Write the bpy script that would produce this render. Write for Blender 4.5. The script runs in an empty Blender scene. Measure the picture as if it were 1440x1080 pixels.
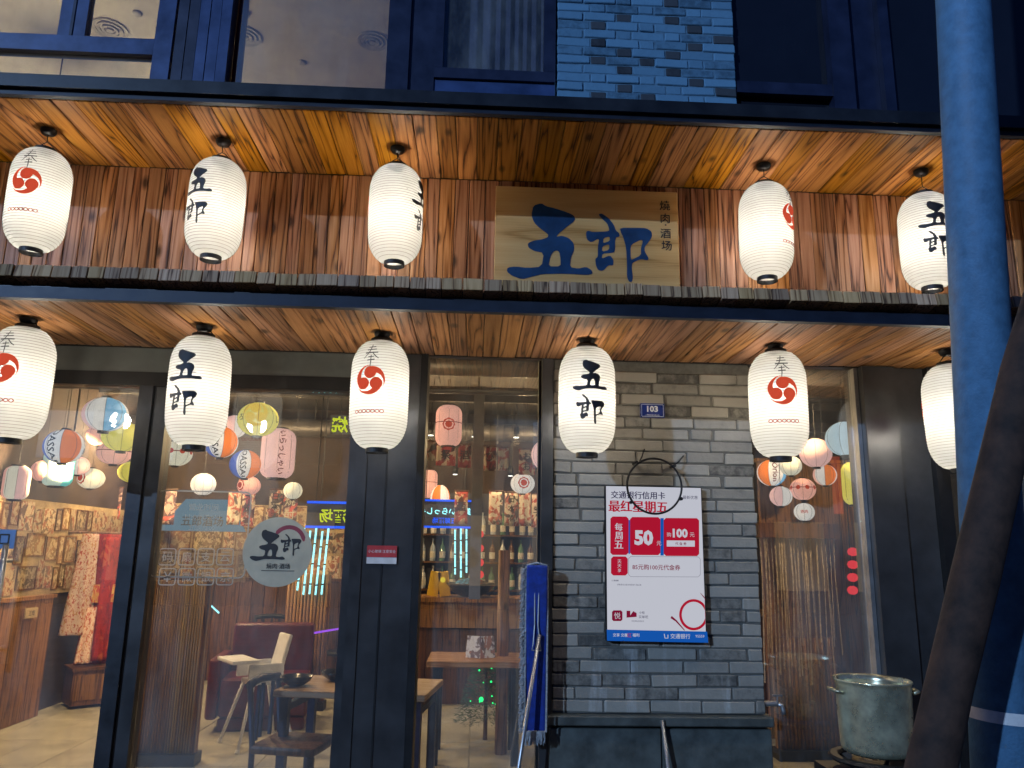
import bpy, bmesh, math, random
from mathutils import Vector, Matrix
from mathutils.geometry import tessellate_polygon
R = math.radians
rnd = random.Random(7)
scene = bpy.context.scene
COL = scene.collection

# ------------------------------------------------------------------ camera
F_PX, YAW, PITCH, ROLL = 1088.0, R(2.5), R(12.3), R(1.0)
CAM = Vector((0, -3.9, 1.6))
_F = Vector((math.sin(YAW)*math.cos(PITCH), math.cos(YAW)*math.cos(PITCH), math.sin(PITCH)))
_r = Vector((math.cos(YAW), -math.sin(YAW), 0)); _u = _r.cross(_F)
_R = _r*math.cos(ROLL) + _u*math.sin(ROLL)
_U = -_r*math.sin(ROLL) + _u*math.cos(ROLL)
def ray(px, py): return _F + _R*((px-720)/F_PX) - _U*((py-540)/F_PX)
def PY(px, py, Y):
    d = ray(px, py); return CAM + d*((Y-CAM.y)/d.y)
def PZ(px, py, Z):
    d = ray(px, py); return CAM + d*((Z-CAM.z)/d.z)
def PX(px, py, X):
    d = ray(px, py); return CAM + d*((X-CAM.x)/d.x)
def depth_of(p): return (p-CAM).dot(_F)
cd = bpy.data.cameras.new('camera'); cam = bpy.data.objects.new('camera', cd); COL.objects.link(cam)
cd.sensor_width = 36; cd.lens = 36*F_PX/1440; cd.clip_start = .05; cd.clip_end = 500
M3 = Matrix((_R, _U, -_F)).transposed()
cam.matrix_world = Matrix.Translation(CAM) @ M3.to_4x4()
scene.camera = cam

# ------------------------------------------------------------------ sky, sun, exposure
SUN_EL, SUN_AZ = R(16), R(40)          # blue street/dusk light from behind the camera
world = bpy.data.worlds.new('World'); scene.world = world; world.use_nodes = True
wn = world.node_tree.nodes; wl = world.node_tree.links
for n in list(wn): wn.remove(n)
wo = wn.new('ShaderNodeOutputWorld'); wb = wn.new('ShaderNodeBackground')
sky = wn.new('ShaderNodeTexSky'); sky.sky_type = 'NISHITA'; sky.sun_disc = False
sky.sun_elevation = SUN_EL; sky.dust_density = .2; sky.sun_rotation = R(180)+SUN_AZ; sky.ozone_density = 6; sky.air_density = 1.4
tint = wn.new('ShaderNodeMix'); tint.data_type = 'RGBA'; tint.blend_type = 'MULTIPLY'
tint.inputs['Factor'].default_value = 1; tint.inputs['B'].default_value = (.22, .45, 1, 1)
wl.new(sky.outputs[0], tint.inputs['A']); wl.new(tint.outputs['Result'], wb.inputs['Color'])
wb.inputs['Strength'].default_value = .042
wl.new(wb.outputs[0], wo.inputs[0])
sd = bpy.data.lights.new('sun', 'SUN'); sd.energy = 2.0; sd.angle = R(.6); sd.color = (.41, .63, 1)
sun = bpy.data.objects.new('sun', sd); COL.objects.link(sun)
sdir = Vector((math.sin(SUN_AZ)*math.cos(SUN_EL), math.cos(SUN_AZ)*math.cos(SUN_EL), -math.sin(SUN_EL)))
sun.rotation_euler = sdir.to_track_quat('-Z', 'Y').to_euler(); sun.location = (0, -20, 10)
scene.view_settings.view_transform = 'Standard'; scene.view_settings.look = 'None'
scene.view_settings.exposure = 0; scene.view_settings.gamma = 1
scene.render.engine = 'CYCLES'
cy = scene.cycles
cy.use_denoising = True; cy.max_bounces = 7; cy.transparent_max_bounces = 24
cy.caustics_reflective = False; cy.caustics_refractive = False; cy.sample_clamp_indirect = 4
cy.use_light_tree = True

# ------------------------------------------------------------------ mesh helpers
class MB:
    def __init__(s): s.v = []; s.f = []; s.m = []; s.cur = 0
    def add(s, vs, fs):
        o = len(s.v); s.v += [tuple(p) for p in vs]
        for f in fs: s.f.append([i+o for i in f]); s.m.append(s.cur)
        return s
    def box(s, x0, y0, z0, x1, y1, z1):
        return s.add([(x0,y0,z0),(x1,y0,z0),(x1,y1,z0),(x0,y1,z0),(x0,y0,z1),(x1,y0,z1),(x1,y1,z1),(x0,y1,z1)],
                     [(0,3,2,1),(4,5,6,7),(0,1,5,4),(1,2,6,5),(2,3,7,6),(3,0,4,7)])
    def cyl(s, p0, p1, r0, r1=None, n=16, caps=True):
        r1 = r0 if r1 is None else r1
        p0, p1 = Vector(p0), Vector(p1); d = (p1-p0).normalized()
        a = d.orthogonal().normalized(); b = d.cross(a)
        vs = []
        for p, r in ((p0, r0), (p1, r1)):
            for i in range(n):
                t = 2*math.pi*i/n; vs.append(p + a*(r*math.cos(t)) + b*(r*math.sin(t)))
        fs = [(i, (i+1) % n, n+(i+1) % n, n+i) for i in range(n)]
        if caps: fs += [tuple(range(n-1, -1, -1)), tuple(range(n, 2*n))]
        return s.add(vs, fs)
    def tube(s, pts, r, n=8, closed=False):
        pts = [Vector(p) for p in pts]; m = len(pts); vs = []; prev = None
        for i, p in enumerate(pts):
            if closed: d = pts[(i+1) % m]-pts[i-1]
            else: d = pts[min(i+1, m-1)]-pts[max(i-1, 0)]
            d.normalize()
            a = d.orthogonal().normalized() if prev is None else (prev - d*prev.dot(d)).normalized()
            prev = a; b = d.cross(a)
            rr = r[i] if isinstance(r, (list, tuple)) else r
            for k in range(n):
                t = 2*math.pi*k/n; vs.append(p + a*(rr*math.cos(t)) + b*(rr*math.sin(t)))
        fs = []
        for i in range(m if closed else m-1):
            j = (i+1) % m
            fs += [(i*n+k, i*n+(k+1) % n, j*n+(k+1) % n, j*n+k) for k in range(n)]
        if not closed: fs += [tuple(range(n-1, -1, -1)), tuple(range((m-1)*n, m*n))]
        return s.add(vs, fs)
    def lathe(s, prof, n=32, c=(0, 0, 0), gore=None):
        vs = []
        for r, z in prof:
            for i in range(n):
                t = 2*math.pi*i/n; vs.append((c[0]+r*math.sin(t), c[1]-r*math.cos(t), c[2]+z))
        o = len(s.v); s.v += vs
        for j in range(len(prof)-1):
            for i in range(n):
                k = (i+1) % n
                s.f.append([o+j*n+i, o+j*n+k, o+(j+1)*n+k, o+(j+1)*n+i])
                s.m.append(gore(i, j) if gore else s.cur)
        return s
    def build(s, name, mat, parent=None, loc=None, smooth=False):
        me = bpy.data.meshes.new(name); me.from_pydata(s.v, [], s.f)
        mats = mat if isinstance(mat, (list, tuple)) else [mat]
        for m in mats: me.materials.append(m)
        for p, mi in zip(me.polygons, s.m): p.material_index = min(mi, len(mats)-1); p.use_smooth = smooth
        me.update()
        return link(name, me, parent, loc)
def link(name, me, parent=None, loc=None, rot=None, scale=None):
    o = bpy.data.objects.new(name, me); COL.objects.link(o)
    if parent: o.parent = parent
    if loc is not None: o.location = loc
    if rot is not None: o.rotation_euler = rot
    if scale is not None: o.scale = scale
    return o
def tag(o, label=None, cat=None, group=None, kind=None):
    if label: o['label'] = label
    if cat: o['category'] = cat
    if group: o['group'] = group
    if kind: o['kind'] = kind
    return o
def thing(name, label, cat, loc=(0, 0, 0), group=None, rz=0):
    o = bpy.data.objects.new(name, None); COL.objects.link(o); o.location = loc; o.rotation_euler = (0, 0, rz)
    o.empty_display_size = .1
    return tag(o, label, cat, group)
def bevel_box(name, sx, sy, sz, bev, mat, jitter=0, rr=None, seg=1, cuts=0):
    bm = bmesh.new(); bmesh.ops.create_cube(bm, size=1)
    for v in bm.verts: v.co = Vector((v.co.x*sx, v.co.y*sy, v.co.z*sz))
    if jitter:
        for v in bm.verts: v.co += Vector((rr.uniform(-1, 1), rr.uniform(-1, 1), rr.uniform(-1, 1)))*jitter
    bmesh.ops.bevel(bm, geom=bm.edges[:], offset=bev, segments=seg, affect='EDGES', profile=.6)
    me = bpy.data.meshes.new(name); bm.to_mesh(me); bm.free(); me.materials.append(mat)
    return me
# flat art: loops in 2D -> triangles, cut by vertical lines so it can wrap round a lantern
def art_mesh(shapes, step=None):
    """shapes: list of [outer, hole...] loops of (x, y); returns verts2d, faces"""
    bm = bmesh.new()
    for loops in shapes:
        L = [[Vector((x, y, 0)) for x, y in lp] for lp in loops]
        flat = [p for lp in L for p in lp]
        tris = tessellate_polygon(L)
        vs = [bm.verts.new(p) for p in flat]
        for t in tris:
            try: bm.faces.new([vs[i] for i in t])
            except ValueError: pass
    if step:
        for ax in (0, 1):
            xs = [v.co[ax] for v in bm.verts]
            if not xs: break
            x = math.floor(min(xs)/step)*step+step
            no = (1, 0, 0) if ax == 0 else (0, 1, 0)
            while x < max(xs):
                co = (x, 0, 0) if ax == 0 else (0, x, 0)
                bmesh.ops.bisect_plane(bm, geom=bm.verts[:]+bm.edges[:]+bm.faces[:], plane_co=co, plane_no=no)
                x += step
    bm.verts.index_update()
    vs = [(v.co.x, v.co.y) for v in bm.verts]; fs = [[v.index for v in f.verts] for f in bm.faces]
    bm.free(); return vs, fs
def stroke(pts, w):
    """brush stroke polygon; w: width or list"""
    n = len(pts); a = []; b = []
    for i, (x, y) in enumerate(pts):
        x0, y0 = pts[max(i-1, 0)]; x1, y1 = pts[min(i+1, n-1)]
        dx, dy = x1-x0, y1-y0; l = math.hypot(dx, dy) or 1
        ww = (w[i] if isinstance(w, (list, tuple)) else w)/2
        a.append((x-dy/l*ww, y+dx/l*ww)); b.append((x+dy/l*ww, y-dx/l*ww))
    return [a + b[::-1]]
def place_art(art, fn, name, mat, parent):
    """fn(x, y) -> 3D point"""
    vs, fs = art; m = MB(); m.add([fn(x, y) for x, y in vs], fs)
    o = m.build(name, mat, parent)
    return o
_fontcache = {}
def text_art(body, h, bold=0., step=None, sx=1.):
    """centred text of character height h as 2D art"""
    key = (body, bold)
    if key not in _fontcache:
        c = bpy.data.curves.new('t', 'FONT'); c.body = body; c.offset = bold; c.resolution_u = 2
        o = bpy.data.objects.new('t', c); COL.objects.link(o)
        dg = bpy.context.evaluated_depsgraph_get()
        me = bpy.data.meshes.new_from_object(o.evaluated_get(dg))
        vs = [(v.co.x, v.co.y) for v in me.vertices]; fs = [list(p.vertices) for p in me.polygons]
        bpy.data.objects.remove(o); bpy.data.curves.remove(c); bpy.data.meshes.remove(me)
        _fontcache[key] = (vs, fs)
    vs, fs = _fontcache[key]
    xs = [p[0] for p in vs]; ys = [p[1] for p in vs]
    cx, cy_ = (min(xs)+max(xs))/2, (min(ys)+max(ys))/2; s = h/(max(ys)-min(ys))
    vs = [((x-cx)*s*sx, (y-cy_)*s) for x, y in vs]
    if step:
        bm = bmesh.new(); vv = [bm.verts.new((x, y, 0)) for x, y in vs]
        for f in fs:
            try: bm.faces.new([vv[i] for i in f])
            except ValueError: pass
        for ax in (0, 1):
            q = [v.co[ax] for v in bm.verts]; x = min(q)+step
            while x < max(q):
                bmesh.ops.bisect_plane(bm, geom=bm.verts[:]+bm.edges[:]+bm.faces[:], plane_co=(x, 0, 0) if ax == 0 else (0, x, 0), plane_no=(1, 0, 0) if ax == 0 else (0, 1, 0)); x += step
        bm.verts.index_update()
        vs = [(v.co.x, v.co.y) for v in bm.verts]; fs = [[v.index for v in f.verts] for f in bm.faces]; bm.free()
    return vs, fs
def flat(x, y, z):   # art on a wall facing the street (-Y)
    return lambda a, b: (x+a, y, z+b)

# ------------------------------------------------------------------ material helpers
def new_mat(name):
    m = bpy.data.materials.new(name); m.use_nodes = True
    nt = m.node_tree; nt.nodes.clear()
    out = nt.nodes.new('ShaderNodeOutputMaterial')
    return m, nt.nodes, nt.links, out
def principled(N, L, out, base=(.5, .5, .5), rough=.6, metal=0, spec=.5, coat=0):
    b = N.new('ShaderNodeBsdfPrincipled')
    b.inputs['Base Color'].default_value = (*base, 1); b.inputs['Roughness'].default_value = rough
    b.inputs['Metallic'].default_value = metal; b.inputs['Specular IOR Level'].default_value = spec
    b.inputs['Coat Weight'].default_value = coat
    L.new(b.outputs[0], out.inputs[0]); return b
def math_node(N, L, op, a, b=None, clamp=False):
    n = N.new('ShaderNodeMath'); n.operation = op; n.use_clamp = clamp
    for i, x in enumerate((a, b)):
        if x is None: continue
        if isinstance(x, (int, float)): n.inputs[i].default_value = x
        else: L.new(x, n.inputs[i])
    return n.outputs[0]
def ramp(N, L, fac, stops):
    n = N.new('ShaderNodeValToRGB'); e = n.color_ramp.elements
    while len(e) < len(stops): e.new(.5)
    for el, (p, c) in zip(e, stops): el.position = p; el.color = (*c, 1)
    L.new(fac, n.inputs[0]); return n.outputs[0]
def mix(N, L, fac, a, b, mode='MIX'):
    n = N.new('ShaderNodeMix'); n.data_type = 'RGBA'; n.blend_type = mode
    for k, x in (('Factor', fac), ('A', a), ('B', b)):
        if isinstance(x, (int, float)): n.inputs[k].default_value = x
        elif isinstance(x, tuple): n.inputs[k].default_value = (*x, 1)
        else: L.new(x, n.inputs[k])
    return n.outputs['Result']
def coords(N, L, scale=(1, 1, 1), rand=True):
    t = N.new('ShaderNodeTexCoord'); mp = N.new('ShaderNodeMapping'); mp.inputs['Scale'].default_value = scale
    L.new(t.outputs['Object'], mp.inputs['Vector'])
    if rand:
        oi = N.new('ShaderNodeObjectInfo'); cb = N.new('ShaderNodeCombineXYZ')
        L.new(math_node(N, L, 'MULTIPLY', oi.outputs['Random'], 37.), cb.inputs[0])
        L.new(math_node(N, L, 'MULTIPLY', oi.outputs['Random'], 91.), cb.inputs[1])
        L.new(math_node(N, L, 'MULTIPLY', oi.outputs['Random'], 53.), cb.inputs[2])
        L.new(cb.outputs[0], mp.inputs['Location'])
        return mp.outputs[0], oi.outputs['Random']
    return mp.outputs[0], None
def noise(N, L, vec, scale=5, detail=3, rough=.5, dist=0):
    n = N.new('ShaderNodeTexNoise'); n.inputs['Scale'].default_value = scale; n.inputs['Detail'].default_value = detail
    n.inputs['Roughness'].default_value = rough; n.inputs['Distortion'].default_value = dist
    L.new(vec, n.inputs['Vector']); return n.outputs[0]
def bump(N, L, h, strength, dist, b):
    n = N.new('ShaderNodeBump'); n.inputs['Strength'].default_value = strength; n.inputs['Distance'].default_value = dist
    L.new(h, n.inputs['Height']); L.new(n.outputs[0], b.inputs['Normal'])
def simple(name, base, rough=.6, metal=0, var=.12, scale=14, spec=.5, coat=0, bmp=.15):
    """plain surface with a little mottling and grain"""
    m, N, L, o = new_mat(name); b = principled(N, L, o, base, rough, metal, spec, coat)
    v, _ = coords(N, L)
    n1 = noise(N, L, v, scale, 5, .6)
    d = tuple(c*(1-var*1.6) for c in base); u = tuple(min(1, c*(1+var)) for c in base)
    L.new(ramp(N, L, n1, [(.3, d), (.7, u)]), b.inputs['Base Color'])
    L.new(math_node(N, L, 'ADD', math_node(N, L, 'MULTIPLY', n1, .25), rough-.12), b.inputs['Roughness'])
    if bmp: bump(N, L, noise(N, L, v, scale*6, 3), bmp, .002, b)
    return m
def emit(name, col, strength=1.0):
    m, N, L, o = new_mat(name); e = N.new('ShaderNodeEmission')
    e.inputs[0].default_value = (*col, 1); e.inputs[1].default_value = strength
    L.new(e.outputs[0], o.inputs[0]); return m
def wood(name, lo, mid, hi, rough=.42, rings=15, knots=True, tintv=.5, spec=.4, sc=(13, 13, .6), bmp=.5):
    """brushed softwood; the board's length is its local Z"""
    m, N, L, o = new_mat(name); b = principled(N, L, o, mid, rough, 0, spec)
    v, rd = coords(N, L, sc)
    n1 = noise(N, L, v, 1.0, 2, .45, .25)
    ringv = math_node(N, L, 'SINE', math_node(N, L, 'MULTIPLY', n1, rings*math.pi))
    ringv = math_node(N, L, 'ADD', math_node(N, L, 'MULTIPLY', ringv, .5), .5)
    v2, _ = coords(N, L, (170, 170, 5)); fib = noise(N, L, v2, 1.0, 3, .6)
    h = math_node(N, L, 'ADD', math_node(N, L, 'MULTIPLY', math_node(N, L, 'POWER', ringv, .45), .52), math_node(N, L, 'MULTIPLY', fib, .62))
    colr = ramp(N, L, h, [(.30, lo), (.50, mid), (1.0, hi)])
    if knots:
        v3, _ = coords(N, L, (10, 10, 5)); vo = N.new('ShaderNodeTexVoronoi'); vo.inputs['Scale'].default_value = 1
        L.new(v3, vo.inputs['Vector'])
        k = math_node(N, L, 'LESS_THAN', vo.outputs['Color'], .40)
        near = ramp(N, L, vo.outputs['Distance'], [(.10, (1, 1, 1)), (.26, (0, 0, 0))])
        kk = math_node(N, L, 'MULTIPLY', k, near)
        colr = mix(N, L, math_node(N, L, 'MULTIPLY', kk, .85), colr, tuple(c*.35 for c in lo))
    r2 = math_node(N, L, 'FRACT', math_node(N, L, 'MULTIPLY', rd, 7.31))
    val = math_node(N, L, 'ADD', math_node(N, L, 'MULTIPLY', r2, tintv), 1-tintv*.55)
    hs = N.new('ShaderNodeHueSaturation'); L.new(colr, hs.inputs['Color']); L.new(val, hs.inputs['Value'])
    r3 = math_node(N, L, 'FRACT', math_node(N, L, 'MULTIPLY', rd, 17.7))
    L.new(math_node(N, L, 'ADD', math_node(N, L, 'MULTIPLY', r3, .012), .494), hs.inputs['Hue'])
    L.new(math_node(N, L, 'ADD', math_node(N, L, 'MULTIPLY', r3, .2), .9), hs.inputs['Saturation'])
    L.new(hs.outputs[0], b.inputs['Base Color'])
    L.new(math_node(N, L, 'ADD', math_node(N, L, 'MULTIPLY', h, -.2), rough+.12), b.inputs['Roughness'])
    bump(N, L, h, bmp, .003, b)
    return m
def brick_mat(name, dark, light, streak=.0):
    m, N, L, o = new_mat(name); b = principled(N, L, o, light, .85, 0, .3)
    v, rd = coords(N, L, (1, 1, 1))
    n1 = noise(N, L, v, 22, 5, .65); n2 = noise(N, L, v, 90, 3)
    r = math_node(N, L, 'FRACT', math_node(N, L, 'MULTIPLY', rd, 9.17))
    f = math_node(N, L, 'ADD', math_node(N, L, 'MULTIPLY', r, .75), math_node(N, L, 'MULTIPLY', n1, .6))
    c = ramp(N, L, f, [(.28, dark), (.45, tuple((a*.4+d*.6) for a, d in zip(dark, light))), (.95, light)])
    if streak:   # lime run-off, in world space so it crosses courses
        g = N.new('ShaderNodeNewGeometry'); mp = N.new('ShaderNodeMapping'); mp.inputs['Scale'].default_value = (11, 1, 1.3)
        L.new(g.outputs['Position'], mp.inputs[0])
        s = noise(N, L, mp.outputs[0], 1, 4, .6)
        sx = N.new('ShaderNodeSeparateXYZ'); L.new(g.outputs['Position'], sx.inputs[0])
        low = ramp(N, L, math_node(N, L, 'MULTIPLY', math_node(N, L, 'SUBTRACT', 2.0, sx.outputs[2]), .9), [(.35, (0, 0, 0)), (.8, (1, 1, 1))])
        s = math_node(N, L, 'MULTIPLY', ramp(N, L, s, [(.55, (0, 0, 0)), (.68, (1, 1, 1))]), low)
        s = math_node(N, L, 'MULTIPLY', s, math_node(N, L, 'ADD', n2, .1))
        c = mix(N, L, math_node(N, L, 'MULTIPLY', s, streak), c, (.5, .5, .48))
    L.new(c, b.inputs['Base Color'])
    bump(N, L, math_node(N, L, 'ADD', n1, math_node(N, L, 'MULTIPLY', n2, .4)), .5, .006, b)
    return m
def glass_mat(name, f0=.165, tintc=(.95, .97, .97), dust=.12):
    m, N, L, o = new_mat(name)
    t = N.new('ShaderNodeBsdfTransparent'); t.inputs[0].default_value = (*tintc, 1)
    g = N.new('ShaderNodeBsdfGlossy'); g.inputs['Roughness'].default_value = .0; g.inputs[0].default_value = (1, 1, 1, 1)
    lw = N.new('ShaderNodeLayerWeight'); lw.inputs[0].default_value = .5
    p = math_node(N, L, 'POWER', lw.outputs['Facing'], 5)
    fac = math_node(N, L, 'ADD', math_node(N, L, 'MULTIPLY', p, 1-f0), f0, True)
    mx = N.new('ShaderNodeMixShader'); L.new(fac, mx.inputs[0]); L.new(t.outputs[0], mx.inputs[1]); L.new(g.outputs[0], mx.inputs[2])
    d = N.new('ShaderNodeBsdfDiffuse'); d.inputs[0].default_value = (.75, .74, .70, 1)  # dust film put in to veil the glass with lantern-lit haze
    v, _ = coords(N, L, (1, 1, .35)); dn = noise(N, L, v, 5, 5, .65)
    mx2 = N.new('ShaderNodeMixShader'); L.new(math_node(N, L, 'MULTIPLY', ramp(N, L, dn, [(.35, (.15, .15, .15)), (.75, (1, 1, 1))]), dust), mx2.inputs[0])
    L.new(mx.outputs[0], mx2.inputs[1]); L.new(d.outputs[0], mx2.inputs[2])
    L.new(mx2.outputs[0], o.inputs[0]); return m
def paper_mat(name, col, emis, transl=.5, transp=.0, bleed=.0):
    """lantern paper: glows, passes the bulb's light"""
    m, N, L, o = new_mat(name)
    v, rd = coords(N, L); n1 = noise(N, L, v, 9, 4, .6); n2 = noise(N, L, v, 60, 3, .6)
    c = mix(N, L, ramp(N, L, n1, [(.35, (0, 0, 0)), (.75, (1, 1, 1))]), tuple(x*.90 for x in col), col)
    c = mix(N, L, math_node(N, L, 'MULTIPLY', n2, .16), c, tuple(x*.75 for x in col))
    st_ = ramp(N, L, noise(N, L, v, 42, 3, .6), [(.70, (0, 0, 0)), (.76, (.55, .55, .55))])
    c = mix(N, L, st_, c, tuple(x*.45 for x in col))
    e = N.new('ShaderNodeEmission'); e.inputs[1].default_value = emis; L.new(c, e.inputs[0])
    t = N.new('ShaderNodeBsdfTranslucent'); L.new(mix(N, L, 1.0, c, (.085, .085, .085), 'MULTIPLY'), t.inputs[0])
    d = N.new('ShaderNodeBsdfDiffuse'); L.new(c, d.inputs[0])
    m1 = N.new('ShaderNodeMixShader'); m1.inputs[0].default_value = transl; L.new(d.outputs[0], m1.inputs[1]); L.new(t.outputs[0], m1.inputs[2])
    if bleed:
        gl = N.new('ShaderNodeBsdfGlass'); gl.inputs['IOR'].default_value = 1.25; gl.inputs['Roughness'].default_value = .55
        m3 = N.new('ShaderNodeMixShader'); m3.inputs[0].default_value = bleed; L.new(m1.outputs[0], m3.inputs[1]); L.new(gl.outputs[0], m3.inputs[2]); m1 = m3
    ad = N.new('ShaderNodeAddShader'); L.new(m1.outputs[0], ad.inputs[0]); L.new(e.outputs[0], ad.inputs[1])
    if transp:
        tr = N.new('ShaderNodeBsdfTransparent'); mx = N.new('ShaderNodeMixShader'); mx.inputs[0].default_value = transp
        L.new(ad.outputs[0], mx.inputs[1]); L.new(tr.outputs[0], mx.inputs[2]); L.new(mx.outputs[0], o.inputs[0])
    else: L.new(ad.outputs[0], o.inputs[0])
    return m
def print_mat(name, paper, inks, scale=14, thresh=.5, rough=.7):
    """blotchy printed picture: paper with ink shapes, new for every object"""
    m, N, L, o = new_mat(name); b = principled(N, L, o, paper, rough, 0, .3)
    v, rd = coords(N, L, (1, 1, .8))
    n1 = noise(N, L, v, scale, 3, .55, .8); n2 = noise(N, L, v, scale*.55, 2, .5, 1.2)
    c = mix(N, L, ramp(N, L, n1, [(thresh, (0, 0, 0)), (thresh+.05, (1, 1, 1))]), paper, inks[0])
    c = mix(N, L, ramp(N, L, n2, [(thresh+.06, (0, 0, 0)), (thresh+.1, (1, 1, 1))]), c, inks[1])
    hs = N.new('ShaderNodeHueSaturation'); L.new(c, hs.inputs['Color'])
    L.new(math_node(N, L, 'ADD', math_node(N, L, 'MULTIPLY', rd, .6), .6), hs.inputs['Value'])
    L.new(hs.outputs[0], b.inputs['Base Color']); return m

# ------------------------------------------------------------------ materials
W_WALL = wood('charred_pine_wall', (.040, .013, .006), (.26, .10, .037), (.50, .245, .12), .5, tintv=.7, spec=.25)
W_SOFF = wood('amber_pine_soffit', (.045, .013, .004), (.30, .115, .026), (.56, .25, .065), .46, tintv=.55, spec=.25)
W_SOFF2 = wood('brown_pine_soffit', (.035, .014, .006), (.23, .098, .037), (.42, .21, .095), .38, tintv=.5, bmp=.9, spec=.4)
W_LIP = wood('weathered_grey_wood', (.11, .055, .028), (.42, .235, .115), (.64, .40, .215), .7, rings=22, knots=False, tintv=.7)
W_SIGN = wood('pale_sign_board', (.34, .17, .06), (.52, .29, .12), (.61, .38, .18), .5, rings=9, knots=False, tintv=.0, sc=(5, 5, .5), bmp=.1)
W_DARK = wood('dark_brown_wood', (.02, .009, .005), (.085, .035, .016), (.16, .07, .03), .45)
W_MID = wood('mid_brown_wood', (.05, .02, .006), (.19, .085, .026), (.33, .16, .055), .5)
W_TABLE = wood('table_wood', (.25, .14, .06), (.42, .27, .14), (.55, .38, .22), .4, knots=False, tintv=.1)
STEEL = simple('dark_steel', (.022, .024, .030), .42, .3, .25, 8)
STEEL_BLUE = simple('blue_black_steel', (.014, .019, .034), .5, .2, .25, 8)
ALU = simple('black_aluminium', (.060, .062, .066), .34, .45, .2, 5)
PANEL_GREY = simple('grey_header_panel', (.10, .11, .105), .5, .1, .15, 6)
BRICK = brick_mat('grey_brick', (.075, .072, .065), (.31, .29, .245), .9)
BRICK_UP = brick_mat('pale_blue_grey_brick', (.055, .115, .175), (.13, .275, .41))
BRICK_UPD = brick_mat('dark_header_brick', (.03, .035, .045), (.06, .07, .085))
MORTAR = simple('mortar', (.12, .115, .10), .95, 0, .2, 30)
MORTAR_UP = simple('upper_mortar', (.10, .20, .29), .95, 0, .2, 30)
STONE = simple('grey_green_stone', (.075, .085, .078), .55, 0, .3, 10)
BLACK = simple('black_iron', (.012, .012, .013), .5, .3, .2, 12)
INK = simple('black_ink', (.012, .012, .014), .6, 0, .2, 30, bmp=0)
INK_BLUE = simple('blue_sign_paint', (.004, .038, .11), .45, 0, .25, 12, bmp=0)
RED_INK = emit('lit_red_paper', (.72, .085, .04), .8)
RED_INK2 = emit('lit_dark_red_paper', (.30, .06, .05), .8)
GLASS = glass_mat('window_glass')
CONC = simple('interior_floor_stone', (.36, .34, .27), .45, 0, .2, 3)
PAVE = simple('pavement_stone', (.16, .155, .15), .8, 0, .2, 2.5)
CEIL_DARK = simple('dark_ceiling_paint', (.035, .03, .028), .8, 0, .2, 4)
WALL_BROWN = simple('brown_inner_wall', (.045, .028, .022), .8, 0, .25, 4)
WALL_CREAM = simple('aged_cream_wall', (.42, .31, .17), .85, 0, .25, 5)
CEIL_BEIGE = simple('beige_plaster_ceiling', (.58, .51, .38), .9, 0, .1, 3)
RED_LEATHER = simple('dark_red_vinyl', (.10, .008, .010), .35, 0, .2, 12)
WHITE_PL = simple('cream_plastic', (.78, .80, .86), .4, 0, .1, 9)
NAVY = simple('navy_metal', (.02, .028, .07), .4, .3, .2, 9)
BRASS = simple('worn_steel_pot', (.88, .74, .48), .27, .75, .45, 7)
BLUE_POLE = simple('blue_painted_pole', (.085, .21, .36), .6, 0, .16, 26, bmp=.5)
WHITE_P = simple('white_paint', (.7, .7, .7), .6, 0, .15, 20)
STAKE = simple('dark_bark_stake', (.055, .028, .018), .85, 0, .5, 14, bmp=.6)
MOP_BLUE = simple('blue_mop_cloth', (.008, .035, .26), .9, 0, .25, 30)
MOP_GREY = simple('grey_mop_yarn', (.34, .36, .38), .95, 0, .3, 60)
STICK = simple('grey_metal_tube', (.42, .43, .44), .35, .8, .15, 10)
CURTAIN = simple('dusk_curtain', (.05, .05, .09), .9, 0, .3, 3)

# ------------------------------------------------------------------ ground
g = MB(); g.box(-60, -60, -.2, 60, .05, -.02).build('pavement', PAVE); tag(bpy.data.objects['pavement'], kind='structure')
slab = bevel_box('paving_slab', .594, .594, .03, .004, PAVE)
pv = bpy.data.objects['pavement']
for i in range(-8, 8):
    for j in range(1, 9):
        link('paving_slab', slab, pv, (i*.6+.3, -.05-j*.6+.3, -.014))
g = MB(); g.box(-9, .05, -.2, 9, 12, 0).build('interior_floor', CONC); tag(bpy.data.objects['interior_floor'], kind='structure')
ft = bevel_box('floor_tile', .795, .795, .02, .003, CONC)
fl = bpy.data.objects['interior_floor']
fl.location.z = -.012
for i in range(-6, 6):
    for j in range(0, 8): link('floor_tile', ft, fl, (i*.8+.4, .06+j*.8+.4, .002))

# ------------------------------------------------------------------ upper canopy: soffit, fascia
XL, XR = -3.5, 3.7
UZ, UY = 3.58, -.64          # soffit height, front edge
LZ, LY = 2.59, -.76
up = thing('upper_canopy', 'upper timber canopy with amber plank soffit and black edge below the second storey', 'canopy', (0, 0, UZ))
L0 = abs(UY)-.02
protos = [bevel_box('soffit_plank', w, .022, L0, .0025, W_SOFF) for w in (.088, .098, .108)]
x = XL
while x < XR:
    i = rnd.choice((0, 1, 1, 2)); w = (.088, .098, .108)[i]
    o = link('soffit_plank', protos[i], up, (x+w/2, -.01-L0/2, .011+rnd.uniform(0, .004)), (R(90)*1, 0, 0)); x += w+.0035
m = MB(); m.box(XL, UY, .026, XR, .0, .05); m.build('soffit_deck', STEEL, up)
m = MB(); m.box(XL, UY-.03, .0, XR, UY, .026); m.build('fascia_strip', STEEL_BLUE, up)
m = MB(); m.box(XL, UY-.055, .027, XR, UY+.06, .09); m.build('fascia_beam', STEEL, up)
m = MB(); m.box(XL, UY+.06, .0505, XR, .2, .088); m.build('roof_deck', STEEL, up)

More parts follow.
